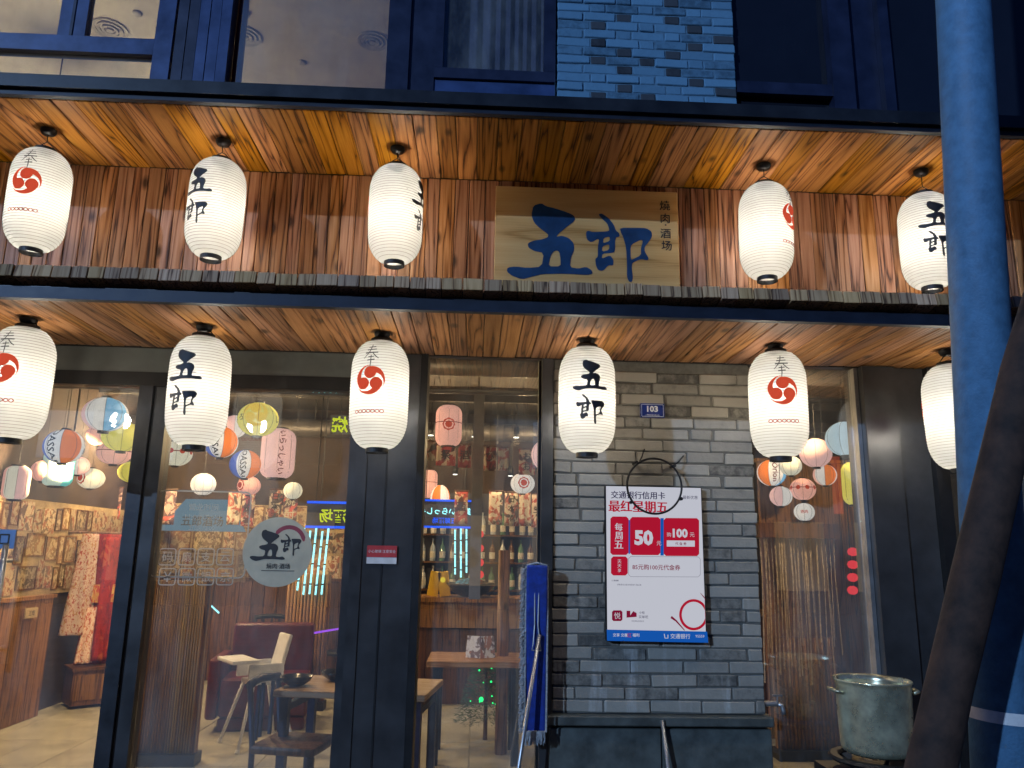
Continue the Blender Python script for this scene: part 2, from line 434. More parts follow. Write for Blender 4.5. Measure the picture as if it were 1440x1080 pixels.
# ------------------------------------------------------------------ plank wall between the canopies
pw = thing('plank_wall', 'vertical brown plank cladding behind the upper row of lanterns', 'wall', (0, 0, LZ))
H0 = UZ-LZ-.07
protos = [bevel_box('wall_plank', w, .022, H0, .0025, W_WALL) for w in (.062, .072, .082)]
x = XL
while x < XR:
    i = rnd.choice((0, 1, 1, 2)); w = (.062, .072, .082)[i]
    link('wall_plank', protos[i], pw, (x+w/2, -.011+rnd.uniform(-.003, .003), .065+H0/2)); x += w+.0035
m = MB(); m.box(XL, .004, .0, XR, .06, UZ-LZ); m.build('backing', STEEL, pw)

# ------------------------------------------------------------------ lower canopy
lo = thing('lower_canopy', 'lower timber canopy with grey weathered plank edging and steel beam over the entrance', 'canopy', (0, 0, LZ))
L1 = abs(LY)-.012
protos = [bevel_box('soffit_plank', w, .022, L1, .0025, W_SOFF2) for w in (.066, .076, .086)]
x = XL
while x < XR:
    i = rnd.choice((0, 1, 1, 2)); w = (.066, .076, .086)[i]
    link('soffit_plank', protos[i], lo, (x+w/2, -.004-L1/2, .011+rnd.uniform(0, .004)), (R(90), 0, 0)); x += w+.0035
m = MB(); m.box(XL, LY+.003, .027, XR, 0, .06); m.build('soffit_deck', STEEL, lo)
m = MB(); m.box(XL, LY-.012, -.006, XR, LY, .05); m.box(XL, LY-.035, -.006, XR, LY-.012, .004); m.build('steel_beam', STEEL_BLUE, lo)
m = MB(); m.box(XL, LY+.02, .0605, XR, .003, .1); m.build('canopy_roof', STEEL, lo)
protos = [bevel_box('edge_plank', w, .10, .054, .002, W_LIP, .001, rnd) for w in (.062, .074, .086)]
x = XL
while x < XR:
    i = rnd.choice((0, 1, 1, 2)); w = (.062, .074, .086)[i]
    link('edge_plank', protos[i], lo, (x+w/2, LY-.005+rnd.uniform(-.004, .004), .098+rnd.uniform(-.002, .002)), (R(-10)+rnd.uniform(-.03, .03), rnd.uniform(-.012, .012), 0)); x += w+.0035

# ------------------------------------------------------------------ brick walls
def brick_wall(name, label, x0, x1, z0, z1, yf, course, lens, mats, mort, pattern, thick=.22):
    t = thing(name, label, 'wall', (0, yf, z0))
    mb = MB(); mb.box(x0+.006, .007, 0, x1-.006, thick, z1-z0); mb.build('mortar_core', mort, t)
    h = course-.0065; protos = {}
    rows = int((z1-z0)/course)
    for r in range(rows):
        x = x0; first = True
        while x < x1-.02:
            ln, mi = pattern(r, first, rnd); first = False
            e = min(x+ln, x1)
            if x1-e < .05: e = x1
            key = (round((e-x)/.02), mi, rnd.randrange(3))
            if key not in protos:
                protos[key] = bevel_box('brick', e-x-.0065, .10, h, .0045, mats[mi], .0026, rnd)
            dy = rnd.uniform(-.004, .004)
            link('brick', protos[key], t, ((x+e)/2, .05+dy, (r+.5)*course+rnd.uniform(-.0015, .0015)), (rnd.uniform(-.006, .006), rnd.uniform(-.006, .006), rnd.uniform(-.008, .008)))
            x = e
    return t
def pat_low(r, first, q):
    if first and r % 2: return (.09+q.random()*.06, 0)
    return (q.choice((.25, .225, .24, .20, .26, .13)), 0)
brick_wall('brick_wall', 'grey brick wall pier carrying the lit bank poster and number plate', .385, 1.42, .862, LZ-.002, 0, .0598, None, [BRICK], MORTAR, pat_low)
cnt = [0]
def pat_up(r, first, q):
    if first: cnt[0] = r
    cnt[0] += 1
    if first and r % 2: return (.16, 0)
    return (.205, 0) if cnt[0] % 2 else (.095, 1 if q.random() < .5 else 0)
brick_wall('upper_brick_wall', 'pale blue-lit brick panel with dark header bricks on the second storey', .42, 1.52, 3.9, 5.3, .25, .0605, None, [BRICK_UP, BRICK_UPD], MORTAR_UP, pat_up)

# plinth under the lower brick wall
t = thing('stone_plinth', 'dark grey green stone plinth under the brick wall', 'plinth', (0, 0, 0))
for a, b in ((.37, .90), (.905, 1.43)):
    me = bevel_box('stone_slab', b-a, .26, .80, .004, STONE); link('stone_slab', me, t, ((a+b)/2, .10, .40))
me = bevel_box('ledge', 1.08, .29, .045, .006, STONE); link('ledge', me, t, (.90, .095, .836))

# ------------------------------------------------------------------ shopfront frames and glass
def frame(name, label, boxes, mat=ALU, cat='frame'):
    t = thing(name, label, cat)
    for nm, b, mm in boxes:
        m = MB(); m.box(*b); m.build(nm, mm or mat, t)
    return t
frame('entrance_column', 'black aluminium column with a small red and white sticker between the glass doors', [
    ('casing', (-.635, -.03, 0, -.30, .16, LZ-.003), None), ('edge_strip', (-.298, -.045, 0, -.262, .14, LZ-.004), BLACK),
    ('cover_strip', (-.60, -.036, 0, -.545, -.0302, LZ-.004), None), ('groove', (-.452, -.0335, 0, -.444, -.0302, LZ-.004), BLACK)], cat='column')
frame('door_jamb', 'narrow black door jamb against the left edge of the brick wall', [
    ('post', (.325, -.02, 0, .3835, .12, LZ-.003), None), ('stop', (.312, .03, 0, .3245, .09, LZ-.003), BLACK)])
frame('corner_column', 'wide black metal column between the rope curtain window and the dark side window', [
    ('casing', (2.0, -.05, 0, 2.17, .16, LZ-.003), None), ('cover', (2.172, -.02, 0, 2.34, .16, LZ-.004), None),
    ('edge_strip', (2.342, -.06, 0, 2.41, .14, LZ-.003), BLACK), ('trim', (1.978, .0, 0, 1.9985, .06, LZ-.004), STICK)], cat='column')
frame('door_header', 'grey metal header panel above the left glass doors', [
    ('panel', (XL, .0, 2.462, -.637, .14, LZ-.003), PANEL_GREY), ('top_rail', (XL, -.012, 2.39, -.637, .12, 2.460), BLACK)], cat='header')
frame('door_stile', 'black upright door stile between the two left glass panes', [
    ('stile', (-1.70, -.02, 0, -1.632, .1, 2.388), STEEL), ('second_stile', (-1.628, -.005, 0, -1.56, .1, 2.388), ALU)])
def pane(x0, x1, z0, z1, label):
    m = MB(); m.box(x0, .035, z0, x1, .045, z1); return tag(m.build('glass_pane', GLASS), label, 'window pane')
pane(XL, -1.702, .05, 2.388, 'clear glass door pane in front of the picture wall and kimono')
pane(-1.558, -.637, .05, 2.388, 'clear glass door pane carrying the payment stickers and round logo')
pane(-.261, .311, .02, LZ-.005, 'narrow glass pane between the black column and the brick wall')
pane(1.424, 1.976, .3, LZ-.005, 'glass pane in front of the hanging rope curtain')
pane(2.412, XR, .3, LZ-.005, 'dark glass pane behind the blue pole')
m = MB(); m.box(1.424, .0, 0, 1.976, .12, .298); m.build('low_sill_wall', STONE); tag(bpy.data.objects['low_sill_wall'], 'low stone sill under the rope curtain window', 'sill')

# ------------------------------------------------------------------ glyph outlines traced from the sign
G5 = [[(335,200),(390,183),(420,205),(480,218),(570,248),(612,268),(618,300),(560,345),(505,392),(490,412),(530,405),(575,420),(608,455),(612,500),(590,550),(582,615),(640,625),(690,612),(728,635),(735,658),(700,667),(600,660),(520,658),(400,660),(330,678),(265,695),(200,672),(165,645),(168,618),(220,610),(300,620),(395,612),(408,520),(345,508),(305,485),(300,455),(340,438),(395,430),(435,415),(437,395),(380,355),(340,315),(322,265)],
      [(440,610),(450,550),(470,512),(495,503),(512,515),(520,560),(520,610)]]
GL = [[(775,258),(800,252),(845,285),(880,330),(893,370),(915,385),(918,410),(888,415),(885,515),(860,520),(800,525),(795,560),(850,535),(875,565),(872,605),(840,600),(805,640),(770,635),(755,600),(752,560),(770,545),(770,480),(780,420),(725,450),(695,430),(690,380),(705,370),(740,380),(830,375),(850,368),(835,320),(795,285)],
      [(808,420),(850,408),(850,440),(805,455)], [(800,475),(848,460),(845,500),(798,512)]]
GR = [[(920,350),(1040,350),(1100,352),(1135,375),(1138,410),(1110,450),(1085,480),(1085,510),(1112,555),(1105,570),(1060,560),(1000,585),(995,620),(1003,680),(995,715),(975,710),(963,680),(965,600),(960,480),(940,410),(925,380)],
      [(990,475),(1010,455),(1062,430),(1075,440),(1060,490),(1060,535),(1000,565),(990,560)]]
def smooth_loop(lp):
    out = []
    n = len(lp)
    for i in range(n):     # one round of corner cutting
        (x0, y0), (x1, y1) = lp[i], lp[(i+1) % n]
        out += [(x0*.8+x1*.2, y0*.8+y1*.2), (x0*.2+x1*.8, y0*.2+y1*.8)]
    return out
def xf(shape, fn): return [smooth_loop([fn(x, y) for x, y in lp]) for lp in shape]

# ------------------------------------------------------------------ wooden name board
s = thing('name_board', 'pale wooden name board with large blue brush characters on the plank wall', 'sign', (.555, -.045, 3.243))
sw, sh = .985, .565
def board_strip(nm, z0, z1):
    me = bevel_box(nm, z1-z0, .04, sw, .003, W_SIGN); return link(nm, me, s, (0, 0, (z0+z1)/2), (0, R(90), 0))
board_strip('board', -sh/2, sh/2)
def onsign(x, y):   # zoom pixels -> metres on the board
    yy = y-(x-80)*.033
    return ((x-700)/1240*sw, -((yy-62)/672-.5)*sh)
for nm, gs in (('large_character', [G5]), ('large_character', [GL, GR])):
    place_art(art_mesh([xf(q, onsign) for q in gs]), lambda a, b: (a, -.0225, b), nm, INK_BLUE, s)
for ch, (x, y) in zip('燒肉·酒场', ((1230, 196), (1230, 284), (1232, 330), (1230, 388), (1235, 470))):
    a, b = onsign(x, y)
    if ch == '·':
        place_art(art_mesh([stroke([(a-.004, b), (a+.004, b)], .008)]), lambda q, w: (q, -.0225, w), 'small_character', INK, s)
    else:
        place_art(text_art(ch, .056, .006), lambda q, w: (a+q, -.0225, b+w), 'small_character', INK, s)

# ------------------------------------------------------------------ white street lanterns
PAPER = paper_mat('white_lantern_paper', (1.0, 1.0, .955), .165, .75, .34, .0)
LH, LR = .50, .133
def lprof(z):      # z 0 at bottom of paper .. LH
    e = .135
    if z < e: u = 1-z/e
    elif z > LH-e: u = 1-(LH-z)/e
    else: u = 0
    neck = .045
    r = neck + (LR-neck)*math.sqrt(max(0, 1-u**2.1)) if u < 1 else neck
    belly = .006*math.sin(math.pi*z/LH)
    return r-.006+belly
NR = 38
prof = []
for i in range(NR):
    z0 = LH*i/NR
    for k in (0, .5):
        z = z0+LH/NR*k; prof.append((lprof(z)-(.0 if k == 0 else .0016), z))
prof.append((lprof(LH), LH))
mb = MB(); mb.lathe(prof, 44); o_ = mb.build('paper_shade', PAPER, smooth=True); ME_SHADE = o_.data; bpy.data.objects.remove(o_)
mb = MB(); RIB = simple('rib_wire', (.12, .11, .09), .6, bmp=0)
for i in range(1, NR):
    z = LH*i/NR; r = lprof(z)+.0002
    mb.tube([(r*math.cos(2*math.pi*k/44), r*math.sin(2*math.pi*k/44), z) for k in range(44)], .0011, 4, True)
o_ = mb.build('rib_wires', RIB); ME_RIB = o_.data; bpy.data.objects.remove(o_)
mb = MB(); mb.lathe([(.047, .004), (.050, .004), (.050, -.018), (.045, -.018), (.045, .004)], 28); o_ = mb.build('bottom_ring', BLACK, smooth=False); ME_BR = o_.data; bpy.data.objects.remove(o_)
mb = MB(); mb.lathe([(.043, -.004), (.050, -.004), (.050, .012), (.010, .014)], 28); mb.tube([(-.046, 0, .008), (-.02, 0, .04), (0, 0, .052), (.02, 0, .04), (.046, 0, .008)], .0022, 6); o_ = mb.build('top_ring', BLACK); ME_TR = o_.data; bpy.data.objects.remove(o_)
ME_BULB = None
mb = MB(); mb.lathe([(.001, -.075), (.02, -.07), (.026, -.03), (.026, .05), (.016, .075), (.014, .1)], 16); o_ = mb.build('bulb', emit('bulb_glow', (1, .93, .78), 2.5), smooth=True); ME_BULB = o_.data; bpy.data.objects.remove(o_)
LAMP_W = 38.0
lampd = bpy.data.lights.new('lantern_bulb', 'POINT'); lampd.energy = LAMP_W; lampd.color = (1, .90, .74); lampd.shadow_soft_size = .05

def wrap(theta, zc, off=.0026):
    def fn(a, b):
        z = min(max(zc+b, .003), LH-.003); r = lprof(z)+off; t = theta+a/LR
        return (r*math.sin(t), -r*math.cos(t), z)
    return fn
ST = .012
def glyph_art(shapes, cx, cy_, sc, step=ST):
    return art_mesh([xf(q, lambda x, y: ((x-cx)*sc, -(y-cy_)*sc)) for q in shapes], step)
A5 = glyph_art([G5], 452, 440, .145/512); AL = glyph_art([GL, GR], 912, 480, .134/463)
def hou_strokes():
    S = []
    for p, w in (([(-.022, .052), (.024, .055)], .006), ([(-.028, .036), (.030, .040)], .006), ([(-.036, .018), (.040, .022)], .007),
                 ([(.0, .068), (-.004, .045), (-.014, .02), (-.042, -.012)], [.005, .006, .006, .003]), ([(.008, .020), (.024, .002), (.044, -.012)], [.005, .006, .004]),
                 ([(-.016, -.004), (.018, -.001)], .005), ([(-.020, -.022), (.022, -.018)], .006), ([(.0, .006), (.001, -.03), (-.002, -.055)], [.005, .006, .004])):
        S.append(stroke(p, w))
    return S
AH = art_mesh([[[(x*.80, y*.86) for x, y in lp] for lp in q] for q in hou_strokes()], ST)
def tomoe(R0):
    S = []
    for k in range(3):
        a0 = R(90+120*k)
        rot = lambda x, y: (x*math.cos(a0)-y*math.sin(a0), x*math.sin(a0)+y*math.cos(a0))
        head = [rot(.50*R0+.415*R0*math.cos(t), .415*R0*math.sin(t)) for t in [2*math.pi*i/20 for i in range(20)]]
        S.append([head])
        outer = []; inner = []
        for i in range(13):
            u = i/12; th = R(-6-u*112)
            ro = R0*(.915+.085*min(1, u*3)); ri = ro-R0*(.60*(1-u)**1.25+.012)
            outer.append(rot(ro*math.cos(th), ro*math.sin(th))); inner.append(rot(ri*math.cos(th), ri*math.sin(th)))
        S.append([outer+inner[::-1]])
    return S
AT = art_mesh(tomoe(.067), ST)
AC = art_mesh([stroke([(-.068+.136*i/36, .0075*math.sin(i/36*2*math.pi*3.5+ph)) for i in range(37)], .0035) for ph in (0, math.pi)], ST)
def white_lantern(px, rose_px, rose_py, canopy_z, top_z, yaw, label, group, tilt=(0, 0), dent=False):
    p = PZ(rose_px, rose_py, canopy_z); q = PY(px, 300 if canopy_z > 3 else 560, p.y)
    t = thing('paper_lantern', label, 'lantern', (q.x, p.y, top_z-LH), group)
    t.rotation_euler = (tilt[0]+rnd.uniform(-.012, .012), tilt[1]+rnd.uniform(-.02, .02), 0)
    link('paper_shade', ME_SHADE, t, rot=(0, 0, rnd.random()*6))
    rb = link('rib_wires', ME_RIB, t); tag(rb, kind='stuff')
    link('bottom_ring', ME_BR, t); link('top_ring', ME_TR, t, (0, 0, LH)); link('bulb', ME_BULB, t, (0, 0, LH*.5))
    th = R(yaw)-math.atan2(q.x, p.y-CAM.y)      # turned as seen from the pavement
    for a, zc, nm, mm, off in ((A5, .340, 'brush_character', INK, .0028), (AL, .185, 'brush_character', INK, .0028)):
        place_art(a, wrap(th, zc, off), nm, mm, t)
    th2 = th+math.pi
    place_art(AH, wrap(th2, .400), 'small_character', INK, t)
    place_art(AT, wrap(th2, .292), 'swirl_crest', RED_INK, t)
    place_art(AC, wrap(th2, .150), 'chain_border', RED_INK2, t)
    m = MB(); dz = canopy_z-top_z
    m.cyl((0, 0, LH+.05), (0, 0, LH+dz-.004), .0022, n=6)
    m.build('hanging_cord', BLACK, t)
    m = MB(); m.lathe([(.0, dz-.028), (.028, dz-.026), (.036, dz-.012), (.036, dz-.001)], 20, (0, 0, LH)); m.build('ceiling_rose', BLACK, t, smooth=True)
    lo_ = bpy.data.objects.new('lantern_bulb_light', lampd); COL.objects.link(lo_); lo_.parent = t; lo_.location = (0, 0, LH*.5)
    return t
gU, gL = 'white lanterns under the upper canopy', 'white lanterns under the lower canopy'
TU = 3.462; TL_ = 2.545
white_lantern(52, 70, 185, UZ, TU, 152, 'white end lantern of the upper row, red crest turned aside, far from the pole', gU, (.02, .0))
white_lantern(303, 320, 197, UZ, TU, -45, 'white upper-row lantern with black characters, beside the swirl-crest one', gU, (.0, .01))
white_lantern(558, 566, 209, UZ, TU+.008, 68, 'white upper-row lantern with its characters turned towards the name board', gU)
white_lantern(1074, 1074, 232, UZ, TU, 246, 'white upper-row lantern with red crest turned towards the blue pole', gU)
white_lantern(1300, 1305, 240, UZ, TU-.025, 20, 'white upper-row lantern with black characters half behind the blue pole', gU)
white_lantern(22, 22, 448, LZ, TL_, 148, 'white lower-row lantern with red crest in front of the picture wall pane', gL)
white_lantern(280, 288, 458, LZ, TL_-.01, -31, 'white lower-row lantern with black characters in front of the door stile', gL)
white_lantern(534, 545, 468, LZ, TL_, 160, 'white lower-row lantern with red crest in front of the black column', gL)
white_lantern(825, 835, 478, LZ, TL_+.004, 7, 'white lower-row lantern with black characters at the edge of the brick wall beside the door', gL)
white_lantern(1093, 1090, 485, LZ, TL_+.006, 190, 'white lower-row lantern with red crest at the brick wall edge by the rope curtain', gL)
white_lantern(1342, 1337, 492, LZ, TL_-.03, 60, 'plain-sided white lower-row lantern half behind the blue pole', gL)

# ------------------------------------------------------------------ second storey
UYF = .25
def zy(px, py, Y=UYF): return PY(px, py, Y)
WZ0, WZ1 = 3.9, 6.15
room = thing('upstairs_room', 'beige plastered upstairs room with round ceiling vents behind the upper windows', 'room', (0, 0, WZ0))
CZ = 6.1-WZ0
m = MB(); m.box(-5.5, .5, CZ, .40, 6, CZ+.1); m.build('ceiling', CEIL_BEIGE, room)
m = MB(); m.box(-5.5, 5.9, 0, .40, 6.0, CZ); m.box(-5.6, .5, 0, -5.5, 6, CZ); m.box(.40, .5, 0, .5, 6, CZ); m.build('room_walls', CEIL_BEIGE, room)
m = MB(); m.box(-5.5, .5, -.1, .40, 6, 0.0); m.build('room_floor', W_DARK, room)
VENT = simple('vent_grille', (.42, .37, .27), .7)
for px, py, r in ((155, 40, .15), (345, 50, .14), (524, 57, .135)):
    p = PZ(px, py, 6.1)
    m = MB()
    for k, (a, b_) in enumerate(((1.0, .82), (.72, .56), (.46, .32))):
        m.lathe([(r*a, -.001), (r*a, -.014-.006*k), (r*b_, -.010-.006*k), (r*b_, -.001)], 28)
    m.lathe([(r*.2, -.001), (r*.2, -.03), (.001, -.03)], 20)
    m.build('round_vent', VENT, room, (p.x, p.y, CZ), smooth=False)
for px, py in ((193, 18), (345, 18), (425, 87)):
    p = PZ(px, py, 6.1); m = MB(); m.lathe([(.04, -.001), (.04, -.012), (.03, -.02), (.001, -.022)], 16); m.build('smoke_detector', VENT, room, (p.x, p.y, CZ), smooth=True)
pl = thing('added_lamp', 'round white pendant lamp added out of view to light the upstairs room', 'lamp', (-3.9, 2.6, 5.1))  # out of sight, added to brighten the upstairs ceiling
m = MB(); m.lathe([(.001, -.14), (.08, -.12), (.14, 0), (.08, .12), (.02, .14)], 24); m.build('globe', emit('added_globe', (1, .88, .62), 3), pl, smooth=True)
m = MB(); m.cyl((0, 0, .14), (0, 0, .995), .006, n=8); m.build('cord', BLACK, pl)
ld = bpy.data.lights.new('added_room_light', 'POINT'); ld.energy = 150; ld.color = (1, .86, .58); ld.shadow_soft_size = .15
lo_ = bpy.data.objects.new('added_room_light', ld); COL.objects.link(lo_); lo_.parent = pl; lo_.location = (0, 0, -.2)

UF = simple('dark_blue_window_frame', (.035, .065, .17), .38, .1, .25, 6)
UFD = simple('night_blue_frame', (.018, .024, .055), .38, .1, .25, 6)
def bx(px0, px1, y=UYF): return PY(px0, 60, y).x, PY(px1, 60, y).x
# framed window on the far left
w = thing('framed_window', 'blue framed upstairs window with mullion and rail showing the beige ceiling', 'window', (0, UYF, WZ0))
zr0, zr1 = PY(120, 74, UYF).z-WZ0, PY(120, 52, UYF).z-WZ0
ZB = .16; ZT = WZ1-WZ0
def upbox(nm, x0, x1, z0, z1, y0=0, y1=.08, mm=UF, par=None):
    m = MB(); m.box(x0, y0, z0, x1, y1, z1); return m.build(nm, mm, par or w)
xm0, xm1 = bx(78, 117); xj0, xj1 = bx(218, 243)
upbox('rail', -4.5, xj0-.002, zr0, zr1, -.01, .07)
upbox('mullion', xm0, xm1, zr1+.001, ZT, 0, .06); upbox('mullion_bead', (xm0+xm1)/2-.008, (xm0+xm1)/2+.008, zr1+.001, ZT, -.006, -.0005, UFD)
upbox('jamb', xj0, xj1, 0, ZT, -.012, .07)
upbox('bottom_rail', -4.5, xj0-.002, 0, ZB, 0, .06, UFD)
for nm, a, b in (('pane', -4.5, xm0), ('pane', xm1, xj0)):
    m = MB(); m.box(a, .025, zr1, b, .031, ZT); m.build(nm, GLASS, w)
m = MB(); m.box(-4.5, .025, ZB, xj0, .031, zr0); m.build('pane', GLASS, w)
# ribbed blue pier + red post
x0, x1 = bx(245, 322)
c = thing('ribbed_pier', 'blue ribbed metal pier beside the framed upstairs window', 'pier', (0, UYF, WZ0))
n = 5
for i in range(n):
    a = x0+(x1-x0)*i/n; b = x0+(x1-x0)*(i+1)/n
    upbox('rib_panel', a+.002, b-.002, 0, ZT, .004*(i % 2), .10, UF if i > 1 else UFD, c)
rx0, rx1 = bx(322, 339)
m = MB(); m.cyl((rx0+.03, UYF+.10, WZ0), (rx0+.03, UYF+.10, WZ1), .03, n=16); tag(m.build('red_post', simple('dark_red_lacquer', (.12, .012, .02), .35), smooth=True), 'thin dark red post at the edge of the open upstairs glazing', 'post')
gx0, gx1 = bx(341, 545)
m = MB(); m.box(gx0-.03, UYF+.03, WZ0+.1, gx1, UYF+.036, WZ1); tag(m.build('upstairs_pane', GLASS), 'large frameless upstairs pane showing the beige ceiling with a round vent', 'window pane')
# navy column and curtained window
cx0, cx1 = bx(545, 612)
c = thing('navy_column', 'dark navy upstairs column beside the curtained window', 'column', (0, UYF, WZ0))
upbox('casing', cx0, (cx0+cx1)/2-.01, 0, ZT, -.01, .25, UFD, c); upbox('return', (cx0+cx1)/2-.0095, cx1, 0, ZT, .01, .25, UFD, c)
vx0, vx1 = bx(612, 781)
c = thing('curtained_window', 'dark upstairs window with drawn blue curtains beside the pale brick panel', 'window', (0, UYF, WZ0))
zb = PY(700, 112, UYF).z-WZ0; zt2 = PY(700, 98, UYF).z-WZ0
upbox('bottom_rail', vx0, vx1, zb, zt2, 0, .06, UFD, c); upbox('lower_panel', vx0, vx1, 0, zb-.001, .02, .06, UF, c)
upbox('left_stile', vx0, vx0+.05, zt2+.001, ZT, 0, .06, UFD, c); upbox('right_stile', vx1-.07, vx1, zt2+.001, ZT, 0, .06, UFD, c)
m = MB(); m.box(vx0+.05, .03, zt2+.001, vx1-.07, .036, ZT); m.build('pane', glass_mat('dim_glass', .05), c)
nx = 90; vs = []; fs = []
for i in range(nx+1):
    u = i/nx; X = vx0+(vx1-vx0)*u
    gap = .03*math.exp(-((u-.56)/.012)**2)
    for z in (.0, ZT): vs.append((X, .16+.022*math.sin(u*70+2*math.sin(u*9))+gap, z))
for i in range(nx): fs.append((2*i, 2*i+2, 2*i+3, 2*i+1))
m = MB(); m.add(vs, fs); m.build('curtain', CURTAIN, c, smooth=True)
m = MB(); m.box(vx0, .3, 0, vx1, .34, ZT); m.build('room_back', W_DARK, c)
# dark windows on the right
dx0 = 1.522
c = thing('dark_window', 'unlit dark upstairs window with mullions to the side of the pale brick panel', 'window', (0, UYF, WZ0))
DG = simple('dark_window_glass', (.012, .014, .022), .08, 0, .1, 3, bmp=0)
a0, a1 = bx(1166, 1196); b0, b1 = bx(1238, 1252)
zb = PY(1100, 132, UYF).z-WZ0; zt2 = PY(1100, 116, UYF).z-WZ0
upbox('bottom_rail', dx0, a0-.001, zb, zt2, 0, .06, UFD, c); upbox('mullion', a0, a1, 0, ZT, -.01, .08, UFD, c); upbox('jamb', b0, b1, 0, ZT, -.005, .08, UFD, c)
upbox('pane', dx0, a0-.001, 0, ZT, .062, .07, DG, c); upbox('pane', a1+.001, b0-.001, 0, ZT, .05, .07, UFD, c); upbox('pane', b1+.001, 5, 0, ZT, .05, .07, DG, c)
# structure above/behind
m = MB(); m.box(-6, .2, UZ+.05, 6, .5, WZ0+.0); m.build('floor_band', STEEL); tag(bpy.data.objects['floor_band'], 'dark steel floor band between the storeys behind the upper canopy', 'band')

# ------------------------------------------------------------------ bank poster light box
p0 = thing('bank_poster', 'lit white and red bank credit card poster on the grey brick wall', 'poster', (.886, -.032, 1.566))
pwid, phei = .486, .742
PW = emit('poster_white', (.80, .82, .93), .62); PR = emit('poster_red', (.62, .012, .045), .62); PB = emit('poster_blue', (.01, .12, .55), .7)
PN = emit('poster_navy', (.03, .02, .10), .6); PMAR = emit('poster_maroon', (.30, .01, .05), .6)
m = MB(); m.box(-pwid/2, -.012, -phei/2, pwid/2, .028, phei/2); m.build('casing', BLACK, p0)
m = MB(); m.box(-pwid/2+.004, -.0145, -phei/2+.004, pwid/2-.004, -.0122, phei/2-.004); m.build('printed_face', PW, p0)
def pp(zx, zy_):    # poster zoom pixels -> local metres  (zoom 771x1080)
    u = (zx-(70+(zy_-170)*.012))/(522+(zy_-170)*.02); v = (zy_-170-(zx-70)*.012)/835
    return (u-.5)*pwid, (.5-v)*phei
def ptext(body, zx, zy_, hpx, mm, bold=.0, nm='printed_text', sx=1., lay=0, heavy=0):
    a, b = pp(zx, zy_); h = hpx/835*phei
    vs, fs = text_art(body, h, bold, None, sx); V = []; Fc = []
    for k, d in enumerate((0, -heavy, heavy) if heavy else (0,)):      # heavy print: the strokes laid side by side
        V += [(x_+d, y_) for x_, y_ in vs]; Fc += [[i+k*len(vs) for i in f] for f in fs]
    place_art((V, Fc), lambda q, w_: (a+q, -.0165-lay*.0012, b+w_), nm, mm, p0)
def notched(x0, y0, x1, y1, n=12):
    return [[pp(x, y) for x, y in ((x0+n, y0), (x1-n, y0), (x1, y0+n), (x1, y1-n), (x1-n, y1), (x0+n, y1), (x0, y1-n), (x0, y0+n))]]
def pshape(sh, mm, nm, lay=0): place_art(art_mesh(sh), lambda a, b: (a, -.0157-lay*.0012, b), nm, mm, p0)
ptext('交通银行信用卡', 247, 224, 42, PN, .006, heavy=.0006); ptext('最红星期五', 248, 287, 64, PR, .008, heavy=.0016); ptext('最新优惠', 530, 234, 20, PN)
pshape([notched(98, 343, 196, 552)], PR, 'coupon_panel'); pshape([notched(204, 345, 368, 552)], PR, 'coupon_panel'); pshape([notched(386, 349, 578, 556)], PR, 'coupon_panel')
pshape([[[pp(*q) for q in ((368, 350), (386, 350), (386, 554), (368, 554))]]], PB, 'coupon_strip'); pshape([[[pp(*q) for q in ((196, 362), (204, 362), (204, 546), (196, 546))]]], PB, 'coupon_strip')
for i, ch in enumerate('每周五'): ptext(ch, 143, 400+i*48, 42, PW, .0, heavy=.001)
ptext('50', 278, 458, 84, PW, .05); ptext('元', 360, 488, 24, PW)
ptext('购', 414, 440, 24, PW); ptext('100', 475, 432, 50, PW, .045); ptext('元', 540, 440, 24, PW)
pshape([[[pp(*q) for q in ((402, 472), (554, 472), (554, 505), (402, 505))]]], PW, 'white_band', 1); ptext('代 金 券', 478, 489, 17, PMAR, .01, lay=2)
pshape([notched(102, 560, 192, 662)], PR, 'coupon_panel')
for i, ch in enumerate('天天享'): ptext(ch, 147, 587+i*24, 20, PW)
ln = notched(196, 560, 584, 668)[0]
for i in range(8):
    pshape([stroke([ln[i], ln[(i+1) % 8]], .0012)], PN, 'coupon_outline')
ptext('85元购100元代金券', 346, 617, 30, PMAR, .01)
ptext('使用说明', 124, 689, 9, PN, .01); ptext('详情请关注官方信息及门店公告', 200, 711, 9, PN)
pshape([notched(108, 846, 164, 902, 8)], PMAR, 'small_logo'); ptext('悦', 136, 874, 34, PW, .0, lay=1)
pshape([[[pp(*q) for q in ((186, 848), (206, 848), (206, 872), (222, 850), (240, 860), (240, 880), (186, 884))]]], PMAR, 'small_logo')
ptext('小程', 268, 858, 14, PN); ptext('买单吧', 276, 880, 16, PN); ptext('扫码领取优惠信息', 246, 902, 8, PN)
ring_o = [pp(547+78*math.cos(t), 868+82*math.sin(t)) for t in [2*math.pi*i/40 for i in range(40)]]
ring_o = [(min(a, pwid/2-.005), b) for a, b in ring_o]
ring_i = [pp(547+64*math.cos(t), 868+68*math.sin(t)) for t in [2*math.pi*i/40 for i in range(40)]]
pshape([[ring_o, ring_i]], PR, 'plate_ring')
pshape([stroke([pp(425, 880), pp(452, 900), pp(498, 950)], [.012, .008, .004])], PMAR, 'fork_mark', 1); pshape([stroke([pp(582, 752), pp(600, 772), pp(614, 792)], [.001, .005, .001])], PMAR, 'chopstick_mark', 1)
pshape([[[pp(*q) for q in ((80, 946), (620, 956), (626, 1014), (82, 1004))]]], PB, 'blue_band', -.5)
ptext('交享 交惠', 152, 974, 18, PW, .01, lay=1); ptext('红', 200, 974, 22, PR, .0, lay=2); ptext('福利', 236, 974, 18, PW, .01, lay=1); ptext('交通银行', 474, 980, 26, PW, .006, lay=1)
